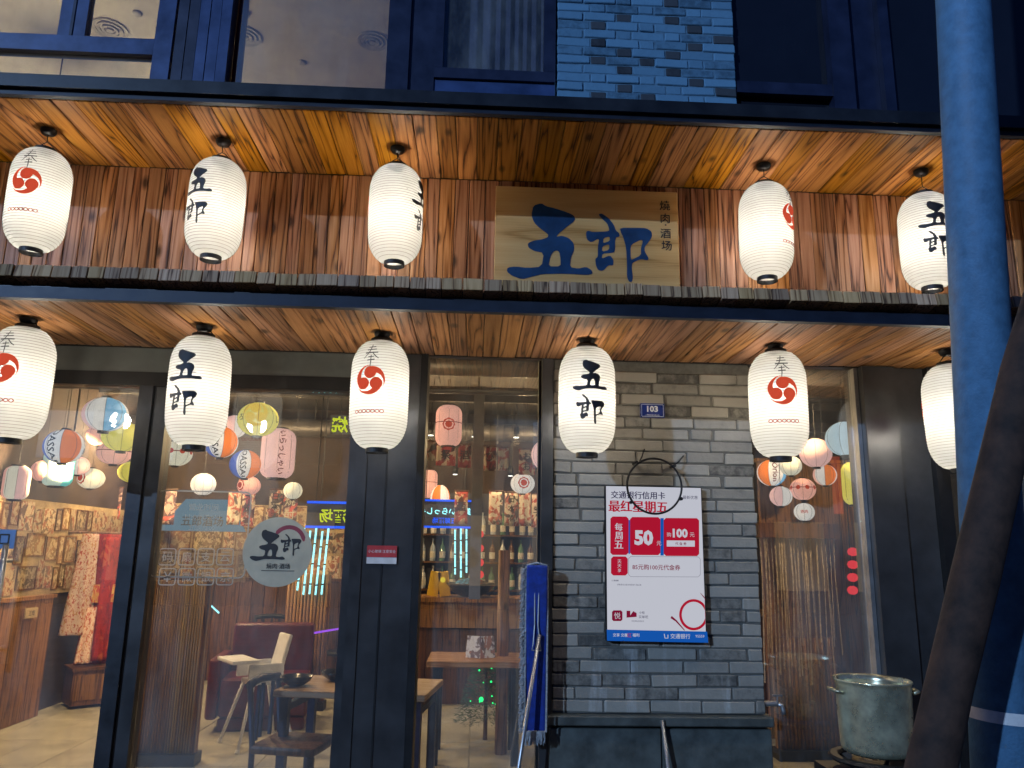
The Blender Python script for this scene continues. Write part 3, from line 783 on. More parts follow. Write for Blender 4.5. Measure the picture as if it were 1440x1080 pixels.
pshape([stroke([pp(388, 968), pp(392, 990), pp(408, 990), pp(408, 972)], .004)], PW, 'bank_logo', 1); ptext('95559', 580, 980, 14, PW, lay=1)

# number plate
n0 = thing('number_plate', 'small blue house number plate reading 103 on the brick wall', 'sign', (.895, -.016, 2.327))
NPB = simple('enamel_blue', (.012, .03, .20), .3, 0, .1, 20, coat=.3); NPW = simple('enamel_white', (.75, .77, .8), .4, 0, .05, 20)
m = MB(); m.box(-.062, -.004, -.037, .062, .012, .037); m.build('plate', NPB, n0)
place_art(text_art('103', .032, .035, None, 1.08), lambda a, b: (a, -.0056, b+.008), 'digits', NPW, n0)
place_art(text_art('门牌信息查询登记处', .0075), lambda a, b: (a, -.0056, b-.024), 'small_print', NPW, n0)
for i, q in enumerate((((-.056, .031), (.056, .031)), ((.056, .031), (.056, -.031)), ((.056, -.031), (-.056, -.031)), ((-.056, -.031), (-.056, .031)))):
    place_art(art_mesh([stroke(q, .0018)]), lambda a, b: (a, -.0056, b), 'border_line', NPW, n0)

# iron ring
r0 = thing('iron_ring', 'thin black iron wire ring bracket overlapping the top of the bank poster', 'ring', (.886, -.066, 1.937))
m = MB(); m.tube([(.137*math.cos(t), 0, .137*math.sin(t)) for t in [2*math.pi*i/48 for i in range(48)]], .0055, 8, True); m.build('hoop', BLACK, r0, smooth=True)
for a in (128, 45, -25, 215):
    m = MB(); c_, s_ = math.cos(R(a))*.145, math.sin(R(a))*.145
    m.cyl((c_, -.012, s_), (c_, .064 if s_ > .05 else .012, s_), .0085, n=10); m.build('bolt', BLACK, r0)
for q in (((-.075, .0, .115), (-.055, .02, .15), (-.035, .055, .19)), ((.095, .0, .10), (.13, .02, .125), (.165, .055, .16))):
    m = MB(); m.tube(q, .004, 6); m.build('wire_end', BLACK, r0)

# tap at the end of the wall
t0 = thing('water_tap', 'small metal tap sticking out of the brick wall end above the plinth', 'tap', (1.42, .03, .905))
m = MB(); m.cyl((.0, 0, 0), (.065, 0, .002), .013, n=12); m.build('pipe', STICK, t0)
m = MB(); m.tube([(.065, 0, 0), (.085, -.005, -.004), (.092, -.008, -.03), (.092, -.008, -.045)], .011, 8); m.build('spout', STICK, t0, smooth=True)
m = MB(); m.cyl((.068, 0, .012), (.068, 0, .035), .005, n=8); m.box(.045, -.006, .035, .092, .006, .043); m.build('handle', STICK, t0)

# ------------------------------------------------------------------ mop, stick, stockpot, poles
mp = thing('dust_mop', 'blue flat dust mop with grey fringe standing upside down against the door jamb', 'mop', (.30, -.11, 1.17))
# pad: flat, slightly bowed
me = bevel_box('pad', .100, .028, .75, .014, MOP_BLUE, .0, None, 3); link('pad', me, mp, (0, 0, 0), (R(3), 0, 0))
for sx_ in (-1, 1):
    m = MB(); m.tube([(sx_*.050, -.006, .37), (sx_*.0515, -.010, .1), (sx_*.0505, -.008, -.2), (sx_*.049, -.004, -.37)], .005, 6); m.build('piping', MOP_GREY, mp)
m = MB(); m.tube([(-.05, -.008, .372), (0, -.010, .385), (.05, -.008, .372)], .005, 6); m.build('piping', MOP_GREY, mp)
q = random.Random(3); m = MB()
for i in range(520):
    z = q.uniform(-.36, .36); l = q.uniform(.010, .026); y = q.uniform(-.012, .018)
    m.tube([(-.048, y, z), (-.055-l*.4, y+q.uniform(-.01, .01), z-.004), (-.055-l, y+q.uniform(-.012, .012), z-q.uniform(0, .03))], [.003, .003, .0015], 4)
for i in range(160):
    x = q.uniform(-.05, .045); y = q.uniform(-.012, .014); l = q.uniform(.02, .05)
    m.tube([(x, y, -.365), (x+q.uniform(-.006, .006), y, -.38-l*.4), (x+q.uniform(-.012, .012), y, -.38-l)], [.003, .003, .0015], 4)
tag(m.build('fringe', MOP_GREY, mp), kind='stuff')
m = MB()
m.tube([(-.012, -.022, .36), (-.010, -.026, .1), (-.016, -.03, .02), (-.022, -.03, -.01), (.02, -.03, -.012), (.014, -.03, .02), (.006, -.026, .1), (.010, -.022, .36)], .0035, 6); m.build('wire_holder', STICK, mp)
m = MB(); a = Vector((.012, -.034, .06)); b = Vector((-.185, -.13, -1.165)); m.cyl(a, b, .009, n=12); m.build('handle', STICK, mp, smooth=True)
m = MB(); m.cyl((.90+.0, -.058, .845), (.97, -.17, 0), .009, n=12); tag(m.build('broom_handle', STICK, smooth=True), 'thin grey metal handle leaning against the stone plinth', 'handle')

st = thing('gas_stove', 'low dark stove stand carrying the steel stockpot', 'stove', (1.77, -.35, 0))
m = MB(); m.box(-.20, -.19, .62, .20, .19, .70); m.build('stove_top', BLACK, st)
for sx_ in (-1, 1):
    for sy in (-1, 1):
        m = MB(); m.box(sx_*.18-.015, sy*.17-.015, 0, sx_*.18+.015, sy*.17+.015, .619); m.build('leg', BLACK, st)
m = MB(); m.lathe([(.19, .745), (.20, .755), (.19, .765), (.16, .765), (.15, .755), (.16, .745), (.19, .745)], 28)
for k in range(4):
    a = R(45+90*k); m.cyl((.1*math.cos(a), .1*math.sin(a), .70), (.18*math.cos(a), .18*math.sin(a), .757), .010, n=8)
m.build('burner_ring', BLACK, st)
m = MB(); m.box(-.24, -.22, .50, .24, -.195, .60); m.build('drip_tray', STEEL, st)
pt = thing('stockpot', 'worn steel stockpot with side handles on the stove by the corner column', 'pot', (1.775, -.35, .775)); pt.scale = (.96, .96, .97)
pf = [(.001, .0), (.13, .0), (.150, .012), (.155, .03), (.162, .29), (.165, .305), (.171, .309), (.168, .316), (.160, .312), (.156, .29), (.150, .03), (.001, .02)]
m = MB(); m.lathe(pf, 48); m.build('body', BRASS, pt, smooth=True)
for sx_ in (-1, 1):
    m = MB(); m.tube([(sx_*.162, -.05, .262), (sx_*.19, -.045, .268), (sx_*.20, 0, .270), (sx_*.19, .045, .268), (sx_*.162, .05, .262)], .008, 8); m.build('handle', BRASS, pt, smooth=True)

# blue pole (upright, near the camera)
YP = -1.9
a = PY(1360, 0, YP); b = PY(1408, 1000, YP)
bp = thing('blue_pole', 'thick blue painted round pole with a white ring standing in front of the canopy', 'pole', ((a.x+b.x)/2, YP, 0))
xoff = (a.x-b.x)/2; RP = .0735
m = MB(); m.cyl((0, 0, 0), (0, 0, 7), RP, n=40); m.build('shaft', BLUE_POLE, bp, smooth=True)
zz = PY(1400, 1003, YP).z
m = MB(); m.cyl((0, 0, zz-.014), (0, 0, zz+.014), RP+.0012, n=40, caps=False); m.build('white_band', WHITE_P, bp, smooth=True)
bp.rotation_euler = (0, math.atan2(a.x-b.x, a.z-b.z)*.9, 0); bp.location.x = b.x - math.tan(bp.rotation_euler.y)*b.z
# leaning timber stake
YS = -2.25
a = PY(1497, 300, YS); b = PY(1305, 1080, YS); d = (a-b)
m = MB()
foot = b-d*(b.z/d.z); top = b+d*1.6; pts = [foot.lerp(top, i/14) for i in range(15)]
q = random.Random(5); pts = [p_+Vector((q.uniform(-.006, .006), q.uniform(-.006, .006), 0)) for p_ in pts]
m.tube(pts, [(.049-.008*i/14)+q.uniform(-.002, .002) for i in range(15)], 20)
tag(m.build('timber_stake', STAKE, smooth=True), 'dark rough timber tree stake leaning across the front of the blue pole', 'stake')

# ------------------------------------------------------------------ stickers
PX_ = emit('dummy', (0, 0, 0), 0); bpy.data.materials.remove(PX_)
sk = thing('column_sticker', 'small red and white notice sticker on the black entrance column', 'sticker', (PY(537, 780, -.037).x, -.0375, PY(537, 780, -.037).z))
SR = simple('sticker_red', (.42, .03, .035), .5, bmp=0); SW = simple('sticker_white', (.6, .6, .6), .5, bmp=0)
m = MB(); m.box(-.072, -.002, -.043, .072, 0, .043); m.build('white_backing', SW, sk)
m = MB(); m.box(-.072, -.0035, -.012, .072, -.0021, .043); m.build('red_field', SR, sk)
place_art(text_art('小心玻璃 注意安全', .015), lambda a, b: (a, -.0046, b+.016), 'printed_text', SW, sk)
dc = PY(390, 776, .03)
FROST = simple('frosted_white_vinyl', (.42, .39, .29), .6, 0, .1, 10, bmp=0)
LINEV = simple('pale_vinyl_line', (.40, .38, .31), .6, 0, .1, 10, bmp=0); MARV = simple('maroon_vinyl', (.22, .03, .05), .6, bmp=0)
lg = thing('logo_disc', 'round frosted white logo disc with black characters on the glass door', 'sticker', (dc.x, .031, dc.z))
RD = .168
m = MB(); m.cyl((0, .003, 0), (0, .0, 0), RD, n=56); m.build('disc', FROST, lg)
place_art(glyph_art([G5], 452, 440, .17/570, None), lambda a, b: (a-.045, -.0016, b+.03), 'large_character', INK, lg)
place_art(glyph_art([GL, GR], 912, 480, .105/463, None), lambda a, b: (a+.062, -.0016, b+.035), 'large_character', INK, lg)
place_art(art_mesh([stroke([(.05+.075*math.cos(t), .045+.075*math.sin(t)) for t in [R(150-i*12) for i in range(13)]], [.006]+[.02]*11+[.008])]), lambda a, b: (a, -.0008, b), 'red_arc', MARV, lg)
place_art(text_art('燒肉·酒场', .026, .01), lambda a, b: (a+.01, -.0016, b-.068), 'small_text', INK, lg)
place_art(art_mesh([stroke([(-.07, -.09), (.09, -.09)], .003)]), lambda a, b: (a, -.0016, b), 'fine_line', INK, lg)
def rrect(w_, h_, r_, t_):
    def loop(w_, h_, r_): 
        return [(sx_*(w_/2-r_)+r_*math.cos(R(a)), sy*(h_/2-r_)+r_*math.sin(R(a))) for sx_, sy, a0 in ((1, 1, 0), (-1, 1, 90), (-1, -1, 180), (1, -1, 270)) for a in (a0, a0+30, a0+60, a0+90)]
    return [loop(w_, h_, r_), loop(w_-2*t_, h_-2*t_, max(r_-t_, .001))]
icons = '码扇支云¥微银京'
for i in range(8):
    c_ = PY(235+(i % 4)*27, 783+(i//4)*28, .03)
    k = thing('payment_sticker', ('first', 'second', 'third', 'fourth')[i % 4]+' payment sticker from the door stile in the '+('upper', 'lower')[i//4]+' row on the glass', 'sticker', (c_.x, .0335, c_.z), 'payment stickers on the glass door')
    place_art(art_mesh([rrect(.082, .082, .014, .005)]), lambda a, b: (a, 0, b), 'outline', LINEV, k)
    place_art(text_art(icons[i], .048), lambda a, b: (a, 0, b), 'icon', LINEV, k)
c_ = PY(283, 742, .03)
k = thing('opening_hours_sticker', 'thin outlined opening hours sticker at the top of the glass door', 'sticker', (c_.x, .0335, c_.z))
place_art(art_mesh([rrect(.46, .42, .03, .006)]), lambda a, b: (a, 0, b-.03), 'outline', LINEV, k)
for j, tx in enumerate(('营业时间', '11:00-02:00', '五郎 12:00')):
    place_art(text_art(tx, .034 if j == 0 else .026), lambda a, b: (a, 0, b+.10-j*.05), 'printed_text', LINEV, k)
c_ = PY(6, 758, .03)
k = thing('blue_notice', 'small blue notice stuck on the glass door by the steel pull handle', 'sticker', (c_.x, .0315, c_.z))
m = MB(); m.box(-.05, -.001, -.045, .05, .0, .045); m.build('card', simple('pale_blue_card', (.10, .20, .42), .5), k)
place_art(art_mesh([rrect(.05, .05, .006, .008)]), lambda a, b: (a, -.002, b), 'emblem', INK, k)
c_ = PY(4, 850, 0)
k = thing('pull_handle', 'upright steel pull handle on the glass door', 'handle', (c_.x-.01, 0, c_.z))
m = MB(); m.cyl((0, -.03, -.28), (0, -.03, .28), .014, n=14); m.build('bar', STICK, k, smooth=True)
for z in (-.2, .2):
    m = MB(); m.cyl((0, -.03, z), (0, .034, z), .009, n=10); m.build('standoff', STICK, k)

# ------------------------------------------------------------------ inside the restaurant: shell
XW, YB, ZC = -4.25, 6.4, 3.42
def struct(name, mb, mm, parent=None): 
    o = mb.build(name, mm, parent)
    if not parent: tag(o, kind='structure')
    return o
m = MB(); m.box(-6, .16, ZC, 9, 9, ZC+.1); struct('interior_ceiling', m, CEIL_DARK)
m = MB(); m.box(XW-.15, .16, 0, XW, YB, ZC); iw = struct('interior_wall_side', m, WALL_BROWN)
m = MB(); m.box(XW-.15, YB, 0, 9, YB+.15, ZC); struct('interior_wall_back', m, WALL_BROWN)
m = MB(); m.box(8.9, .16, 0, 9, YB, ZC); struct('interior_wall_far_side', m, WALL_BROWN)
# ceiling beams / truss
for i, y in enumerate((1.6, 3.2, 4.8)):
    m = MB(); m.box(-6, y, ZC-.14, 8.8, y+.1, ZC-.001); tag(m.build('ceiling_beam', CEIL_DARK), 'dark ceiling beam over ' + ('the window tables', 'the middle of the room', 'the bar counter')[i], 'beam')
# cream collage backing on the side wall and the back wall
m = MB(); m.box(XW+.001, 1.2, 1.12, XW+.01, YB-.001, 2.02); tag(m.build('collage_panel', WALL_CREAM), 'cream backing panel of the picture collage on the side wall', 'panel')
m = MB(); m.box(XW+.02, YB-.012, 1.22, -1.0, YB-.001, 2.15); tag(m.build('collage_panel', WALL_CREAM), 'cream backing panel of the picture collage on the back wall', 'panel')
PR1 = print_mat('sepia_print', (.55, .42, .24), [(.26, .16, .08), (.36, .18, .09)], 20)
PR2 = print_mat('dark_print', (.46, .36, .22), [(.12, .085, .055), (.24, .16, .10)], 26, .48)
PR3 = print_mat('red_print', (.56, .44, .28), [(.34, .13, .08), (.16, .11, .08)], 22)
def framed(nm, label, cat, grp, w_, h_, loc, rz, pm, fm=W_MID, fr=.012):
    t = thing(nm, label, cat, loc, grp, rz)
    m = MB(); m.box(-w_/2, -.003, -h_/2, w_/2, -.0005, h_/2); m.build('sheet', pm, t)
    m = MB()
    if fm:
        for b in ((-w_/2, -h_/2, w_/2, -h_/2+fr), (-w_/2, h_/2-fr, w_/2, h_/2), (-w_/2, -h_/2+fr, -w_/2+fr, h_/2-fr), (w_/2-fr, -h_/2+fr, w_/2, h_/2-fr)):
            m.box(b[0], -.009, b[1], b[2], -.0035, b[3])
        m.build('frame', fm, t)
    return t
q = random.Random(11)
kinds = [(PR1, W_MID, 'sepia'), (PR2, W_DARK, 'dark ink'), (PR3, None, 'red and black')]
for rw, z0, z1 in (('bottom', 1.15, 1.42), ('middle', 1.43, 1.71), ('top', 1.72, 2.0)):
    y = 2.6
    while y < YB-.25:
        wd = q.choice((.12, .16, .24, .36)); k = q.choice(kinds); hh = (z1-z0)*q.uniform(.78, 1.02)
        framed('wall_print', k[2]+' print in the '+rw+' row of the collage over the wooden partition', 'print', k[2]+' prints, '+rw+' row, side wall', wd*.92, hh, (XW+.012, y+wd/2, (z0+z1)/2+q.uniform(-.035, .035)), R(90), k[0], k[1]); y += wd
for rw, z0, z1 in (('bottom', 1.24, 1.52), ('middle', 1.53, 1.83), ('top', 1.84, 2.14)):
    x = -4.1
    while x < -1.2:
        wd = q.choice((.14, .2, .28, .4)); k = q.choice(kinds); hh = (z1-z0)*q.uniform(.78, 1.02)
        framed('wall_print', k[2]+' print in the '+rw+' row of the collage over the dark wainscot', 'print', k[2]+' prints, '+rw+' row, back wall', wd*.92, hh, (x+wd/2, YB-.014, (z0+z1)/2), 0, k[0], k[1]); x += wd
# wooden partition by the side wall, and back wainscot: single boards
def boarded(nm, label, cat, p0_, p1_, h_, mm, bw=.14, th=.05, z0=0, cap=True):
    p0_, p1_ = Vector((*p0_, 0)), Vector((*p1_, 0)); d = p1_-p0_; ln_ = d.length; rz = math.atan2(d.y, d.x)
    t = thing(nm, label, cat, (p0_.x, p0_.y, z0), None, rz); n_ = max(1, round(ln_/bw)); w_ = ln_/n_
    me = bevel_box('board', w_-.004, th, h_, .003, mm)
    for i in range(n_): link('board', me, t, ((i+.5)*w_, rnd.uniform(-.003, .003), h_/2+.002))
    if cap: m = MB(); m.box(-.02, -th/2-.02, h_+.003, ln_+.02, th/2+.02, h_+.035); m.build('cap_rail', mm, t)
    return t
boarded('wooden_partition', 'reddish brown vertical board partition in front of the picture wall', 'partition', (XW+.10, 2.2), (XW+.10, 4.2), 1.09, W_MID, .17)
boarded('wainscot', 'dark brown wainscot along the back wall behind the red sofa', 'wainscot', (XW+.05, YB-.05), (-.75, YB-.05), 1.2, W_DARK, .16)
sgn = thing('small_wooden_sign', 'tiny pale sign on the top of the wooden partition', 'sign', (XW+.16, 3.75, .98), None, R(90))
m = MB(); m.box(-.1, -.012, -.045, .1, 0, .045); m.build('plate', WALL_CREAM, sgn)
place_art(text_art('五郎', .05), lambda a, b: (a, -.0135, b), 'lettering', INK, sgn)

# slatted bamboo screens
BAM = wood('bamboo_slat', (.14, .065, .018), (.26, .125, .035), (.34, .17, .05), .55, rings=4, knots=False, tintv=.35)
def slat_screen(label, x0, x1, y, z0, z1, bw, base=True):
    t = thing('slat_screen', label, 'screen', (x0, y, 0)); n_ = int((x1-x0)/bw)
    mb = MB(); mb.cyl((0, 0, 0), (0, 0, z1-z0-.01), bw*.46, n=8); o_ = mb.build('slat', BAM, smooth=True); me = o_.data; bpy.data.objects.remove(o_)
    for i in range(n_): link('slat', me, t, ((i+.5)*bw, rnd.uniform(-.004, .004), z0+.005))
    m = MB(); m.box(-.01, .02, z0, x1-x0+.01, .07, z1); m.build('core', W_MID, t)
    if base: m = MB(); m.box(-.03, -.06, 0, x1-x0+.03, .11, .08); m.build('base', STEEL, t)
    return t
slat_screen('brown bamboo slat screen between the door stile and the dining table', -2.52, -2.08, 2.5, 0, 1.34, .02)
slat_screen('yellowish bamboo slat screen behind the dining table', -1.95, -1.52, 4.6, 0, 1.34, .035)
slat_screen('bamboo slat lower screen under the hanging rope curtain', 2.52, 3.05, 2.75, 0, .95, .03)

# ------------------------------------------------------------------ kimono on a chest
kx, ky = XW+.36, 4.78
ch = thing('low_chest', 'low dark brown wooden chest under the hanging kimono', 'chest', (kx, ky, 0), None, R(38)); ch.scale = (.72, .9, 1)
m = MB(); m.box(-.35, -.2, .03, .35, .2, .36); m.build('body', W_DARK, ch); m = MB(); m.box(-.37, -.22, .361, .37, .22, .39); m.build('lid', W_DARK, ch)
for i in (-1, 1): m = MB(); m.box(i*.17-.15, -.208, .08, i*.17+.15, -.2005, .32); m.build('drawer_front', W_MID, ch)
km = thing('kimono', 'red and white flowered kimono hanging on a stand against the picture wall', 'kimono', (kx, ky, .40), None, R(38)); km.scale = (.66, .75, 1)
KW = print_mat('white_red_flower_cloth', (.78, .60, .52), [(.50, .10, .08), (.60, .33, .14)], 40, .54, .85); KR = print_mat('red_cloth', (.45, .03, .02), [(.30, .02, .02), (.55, .12, .05)], 12, .52, .85)
KN = simple('indigo_lining', (.04, .03, .12), .85)
def cloth(nm, outline_fn, mm, y, par, nu=24, nv=30, amp=.02, fr=5):
    vs = []; fs = []
    for j in range(nv+1):
        v_ = j/nv
        xl, xr, z = outline_fn(v_)
        for i in range(nu+1):
            u = i/nu; X = xl+(xr-xl)*u
            vs.append((X, y-amp*math.sin(u*fr*2*math.pi+v_*1.3)*(.35+.65*(1-v_)) - .05*math.sin(math.pi*u), z))
    for j in range(nv):
        for i in range(nu): a = j*(nu+1)+i; fs.append((a, a+1, a+nu+2, a+nu+1))
    m = MB(); m.add(vs, fs); o = m.build(nm, mm, par, smooth=True)
    md = o.modifiers.new('t', 'SOLIDIFY'); md.thickness = .008
    return o
cloth('body', lambda v: (-.24-.10*(1-v), .24+.10*(1-v), v*1.32), KR, 0, km)
cloth('left_sleeve', lambda v: (-.62+.16*v, -.16-.06*v, .30+v*1.02), KW, -.05, km, fr=2)
cloth('right_sleeve', lambda v: (.14+.05*v, .58-.14*v, .28+v*1.04), KW, -.05, km, fr=2)
cloth('front_panel', lambda v: (-.13, .10-.03*v, .04+v*1.25), KR, -.09, km, fr=2); cloth('lower_skirt', lambda v: (-.36+.1*v, -.10, .02+.55*v), KW, -.07, km, fr=3); cloth('lining', lambda v: (.12, .34-.1*v, .02+.40*v), KN, -.06, km, fr=2)
m = MB(); m.box(-.22, -.10, .62, .22, -.09, .80); m.build('sash', print_mat('gold_sash', (.55, .28, .06), [(.5, .05, .03), (.7, .45, .12)], 20), km)
m = MB(); m.cyl((-.66, .03, 1.33), (.66, .03, 1.33), .014, n=10); m.build('hanging_rod', W_DARK, km); m = MB(); m.cyl((0, .04, -.005), (0, .04, 1.33), .02, n=10); m.build('stand_post', W_DARK, km)

# ------------------------------------------------------------------ red sofa, high chair, table, chairs
so = thing('sofa', 'dark red vinyl bench sofa behind the white high chair', 'sofa', (-1.92, 3.95, 0), None, R(8))
for nm, b in (('seat', (-.38, -.35, .12, .38, .2, .45)), ('backrest', (-.38, .205, .12, .38, .36, .88)), ('arm', (-.49, -.35, .1, -.385, .36, .62)), ('base', (-.38, -.33, .0, .38, .34, .115))):
    sx_, sy, sz = b[3]-b[0], b[4]-b[1], b[5]-b[2]
    link(nm, bevel_box(nm, sx_, sy, sz, min(.04, sz*.3), RED_LEATHER, 0, None, 3), so, ((b[0]+b[3])/2, (b[1]+b[4])/2, (b[2]+b[5])/2))
hcp = PZ(372, 1010, 0)
hc = thing('high_chair', 'cream plastic baby high chair with splayed legs beside the dining table', 'high chair', (-1.78, 3.15, 0), None, R(-55)); hc.scale = (.88, .88, .9)
link('seat', bevel_box('seat', .30, .30, .05, .02, WHITE_PL, 0, None, 2), hc, (0, 0, .56))
link('backrest', bevel_box('backrest', .26, .04, .40, .018, WHITE_PL, 0, None, 3), hc, (0, .17, .78), (R(-14), 0, 0))
link('tray', bevel_box('tray', .46, .26, .035, .015, WHITE_PL, 0, None, 2), hc, (0, -.24, .76))
for sx_ in (-1, 1):
    link('arm', bevel_box('arm', .03, .34, .14, .012, WHITE_PL, 0, None, 2), hc, (sx_*.165, -.02, .66))
    for sy in (-1, 1):
        m = MB(); m.cyl((sx_*.13, sy*.12, .55), (sx_*.25, sy*.26, .03), .018, .014, 12); lg_ = m.build('leg', WHITE_PL, hc, smooth=True)
        m = MB(); m.cyl((sx_*.25, sy*.26, .03), (sx_*.257, sy*.268, 0), .02, .022, 12); m.build('foot', WHITE_PL, lg_)
tp = PZ(385, 970, .75); tq = PZ(500, 974, .75)
tb = thing('dining_table', 'pale wood dining table with navy metal legs by the glass door', 'table', (tp.x, tp.y, 0), None, math.atan2(tq.y-tp.y, tq.x-tp.x))
TW = .95
link('table_top', bevel_box('table_top', .62, .04, TW, .005, W_TABLE), tb, (TW/2, .30, .73), (R(90), 0, R(90)))
for a in (.06, TW-.06):
    for b in (.06, .56): m = MB(); m.box(a-.025, b-.025, 0, a+.025, b+.025, .708); m.build('leg', NAVY, tb)
    m = MB(); m.box(a-.02, .086, .62, a+.02, .534, .66); m.build('rail', NAVY, tb)
def on_table(lx, ly): return tb.matrix_basis @ Vector((lx, ly, .752)) if False else Vector((tp.x, tp.y, .752)) + Matrix.Rotation(math.atan2(tq.y-tp.y, tq.x-tp.x), 3, 'Z') @ Vector((lx, ly, 0))
BOWL = simple('black_lacquer', (.02, .018, .016), .25, 0, .2, 9)
for k, (lx, ly, lab) in enumerate(((.02, .16, 'black lacquer bowl hanging over the table corner by the high chair'), (.20, .42, 'black lacquer bowl further in on the pale table'))):
    p = on_table(lx+.06, ly); m = MB(); m.lathe([(.03, 0), (.05, .005), (.09, .03), (.105, .06), (.10, .058), (.085, .032), (.045, .01), (.001, .008)], 28)
    tag(m.build('bowl', BOWL, None, p, smooth=True), lab, 'bowl', 'bowls on the dining table')
p = on_table(.50, .38); cpp = thing('sauce_jar', 'small dark blue sauce jar on the pale table', 'jar', p)
m = MB(); m.lathe([(.001, 0), (.035, 0), (.04, .05), (.03, .07), (.03, .085), (.001, .085)], 18); m.build('body', NAVY, cpp, smooth=True); m = MB(); m.lathe([(.032, .0855), (.032, .1), (.001, .104)], 18); m.build('lid', BLACK, cpp)
p = on_table(.42, .34); m = MB(); m.lathe([(.001, 0), (.09, 0), (.1, .008), (.09, .012), (.001, .006)], 24); tag(m.build('saucer', BOWL, None, p, smooth=True), 'flat black saucer beside the sauce jar on the table', 'saucer')
p = on_table(.72, .10); cpp = thing('chopstick_holder', 'dark square chopstick holder on the table next to the column', 'holder', p)
m = MB(); m.box(-.05, -.05, 0, .05, .05, .005); m.box(-.05, -.05, .0051, -.043, .05, .16); m.box(.043, -.05, .0051, .05, .05, .16); m.box(-.0425, -.05, .0051, .0425, -.043, .16); m.box(-.0425, .043, .0051, .0425, .05, .16); m.build('box', NAVY, cpp)
for i in range(6): m = MB(); m.cyl((rnd.uniform(-.03, .03), rnd.uniform(-.03, .03), .007), (rnd.uniform(-.07, .03), rnd.uniform(-.05, .05), .24), .004, n=6); m.build('chopstick', BLACK, cpp)
def chair(label, x, y, rz, mm, grp, seatm):
    t = thing('dining_chair', label, 'chair', (x, y, 0), grp, rz)
    link('seat', bevel_box('seat', .40, .40, .05, .018, seatm, 0, None, 2), t, (0, 0, .45))
    for sx_ in (-1, 1):
        m = MB(); m.box(sx_*.18-.017, -.197, 0, sx_*.18+.017, -.163, .424); m.build('leg', mm, t)
        m = MB(); m.tube([(sx_*.18, .18, 0), (sx_*.18, .185, .45), (sx_*.185, .23, .82)], .018, 8); m.build('leg', mm, t, smooth=True)
        m = MB(); m.box(sx_*.18-.01, -.162, .18, sx_*.18+.01, .165, .205); m.build('stretcher', mm, t)
    m = MB(); m.tube([(-.19, .228, .80), (-.1, .25, .81), (0, .258, .815), (.1, .25, .81), (.19, .228, .80)], .026, 10); m.build('back_rail', mm, t, smooth=True)
    for i in (-1, 0, 1): m = MB(); m.box(i*.09-.012, .205+.02*(i == 0), .477, i*.09+.012, .222+.02*(i == 0), .79); m.build('back_slat', mm, t)
    return t
cc = PZ(415, 1046, .45)
chair('navy metal dining chair with dark seat standing in front of the pale table', cc.x, cc.y, R(78), NAVY, 'dining chairs', W_DARK)
chair('dark dining chair against the back wainscot', -2.35, 5.6, R(10), BLACK, 'dining chairs', BLACK)
chair('dark dining chair behind the yellowish bamboo screen', -1.45, 5.5, R(-20), BLACK, 'dining chairs', BLACK)

# ------------------------------------------------------------------ bar: counter, shelf, bottles, wok, neon
bx0, bx1, by = -1.05, 1.5, 5.0
bc = thing('bar_counter', 'brown wooden bar counter behind the narrow glass pane', 'counter', (0, by, 0))
n_ = 14; wv = (bx1-bx0)/n_; me = bevel_box('front_board', wv-.005, .03, .78, .004, W_DARK)
for i in range(n_): link('front_board', me, bc, (bx0+(i+.5)*wv, -.02, .39))
m = MB(); m.box(bx0, .0, 0, bx1, .5, .93); m.build('carcass', W_DARK, bc); m = MB(); m.box(bx0, -.09, .79, bx1, -.002, 1.06); m.build('apron', W_MID, bc)
m = MB(); m.box(bx0-.04, -.14, 1.061, bx1+.04, .55, 1.11); m.build('counter_top', W_MID, bc)
SH = simple('shelf_backing', (.03, .035, .06), .4, 0, .2, 6)
sf = thing('bottle_shelf', 'dark back bar shelf unit holding rows of bottles', 'shelf', (.1, YB-.30, 0))
m = MB(); m.box(-1.1, .25, .9, 1.2, .28, 2.35); m.build('back_panel', SH, sf)
SZ = (1.12, 1.46, 1.80)
for z in SZ: m = MB(); m.box(-1.1, .0, z, 1.2, .249, z+.02); m.build('shelf_board', W_DARK, sf)
for xx in (-1.12, 1.2): m = MB(); m.box(xx, .0, 0, xx+.02, .28, 2.35); m.build('side_panel', W_DARK, sf)
BG = [glass for glass in (simple('green_bottle', (.10, .20, .12), .12, 0, .1, 8, bmp=0), simple('brown_bottle', (.12, .06, .03), .12, 0, .1, 8, bmp=0), simple('pale_bottle', (.40, .44, .48), .12, 0, .1, 8, bmp=0), simple('white_bottle', (.6, .6, .58), .2, 0, .1, 8, bmp=0))]
LABM = simple('bottle_label', (.6, .55, .45), .6, bmp=0)
bmes = []
for g_ in BG:
    m = MB(); m.lathe([(.001, 0), (.036, 0), (.037, .01), (.037, .15), (.030, .18), (.013, .215), (.012, .27), (.014, .272), (.014, .28), (.001, .28)], 14); o_ = m.build('glass', g_, smooth=True); bmes.append(o_.data); bpy.data.objects.remove(o_)
m = MB(); m.lathe([(.0378, .04), (.0378, .12)], 14); o_ = m.build('paper_label', LABM); ME_LAB = o_.data; bpy.data.objects.remove(o_)
bl = ['green', 'brown', 'pale clear', 'white']; zl = ['lowest', 'middle', 'top']
q = random.Random(21)
for zi, z in enumerate(SZ):
    for i in range(17):
        k = q.choice((0, 2, 3, 1)) if zi else q.choice((0, 0, 2, 3))
        t = thing('bottle', bl[k]+' bottle on the '+zl[zi]+' shelf of the back bar', 'bottle', (-.90+i*.125+q.uniform(-.01, .01), YB-.18, z+.021), bl[k]+' bottles, '+zl[zi]+' shelf')
        link('glass', bmes[k], t); link('paper_label', ME_LAB, t)
wk = thing('wok', 'black iron wok with loop handle on the bar counter', 'wok', PY(662, 836, by+.05)); wk.location.z = 1.112
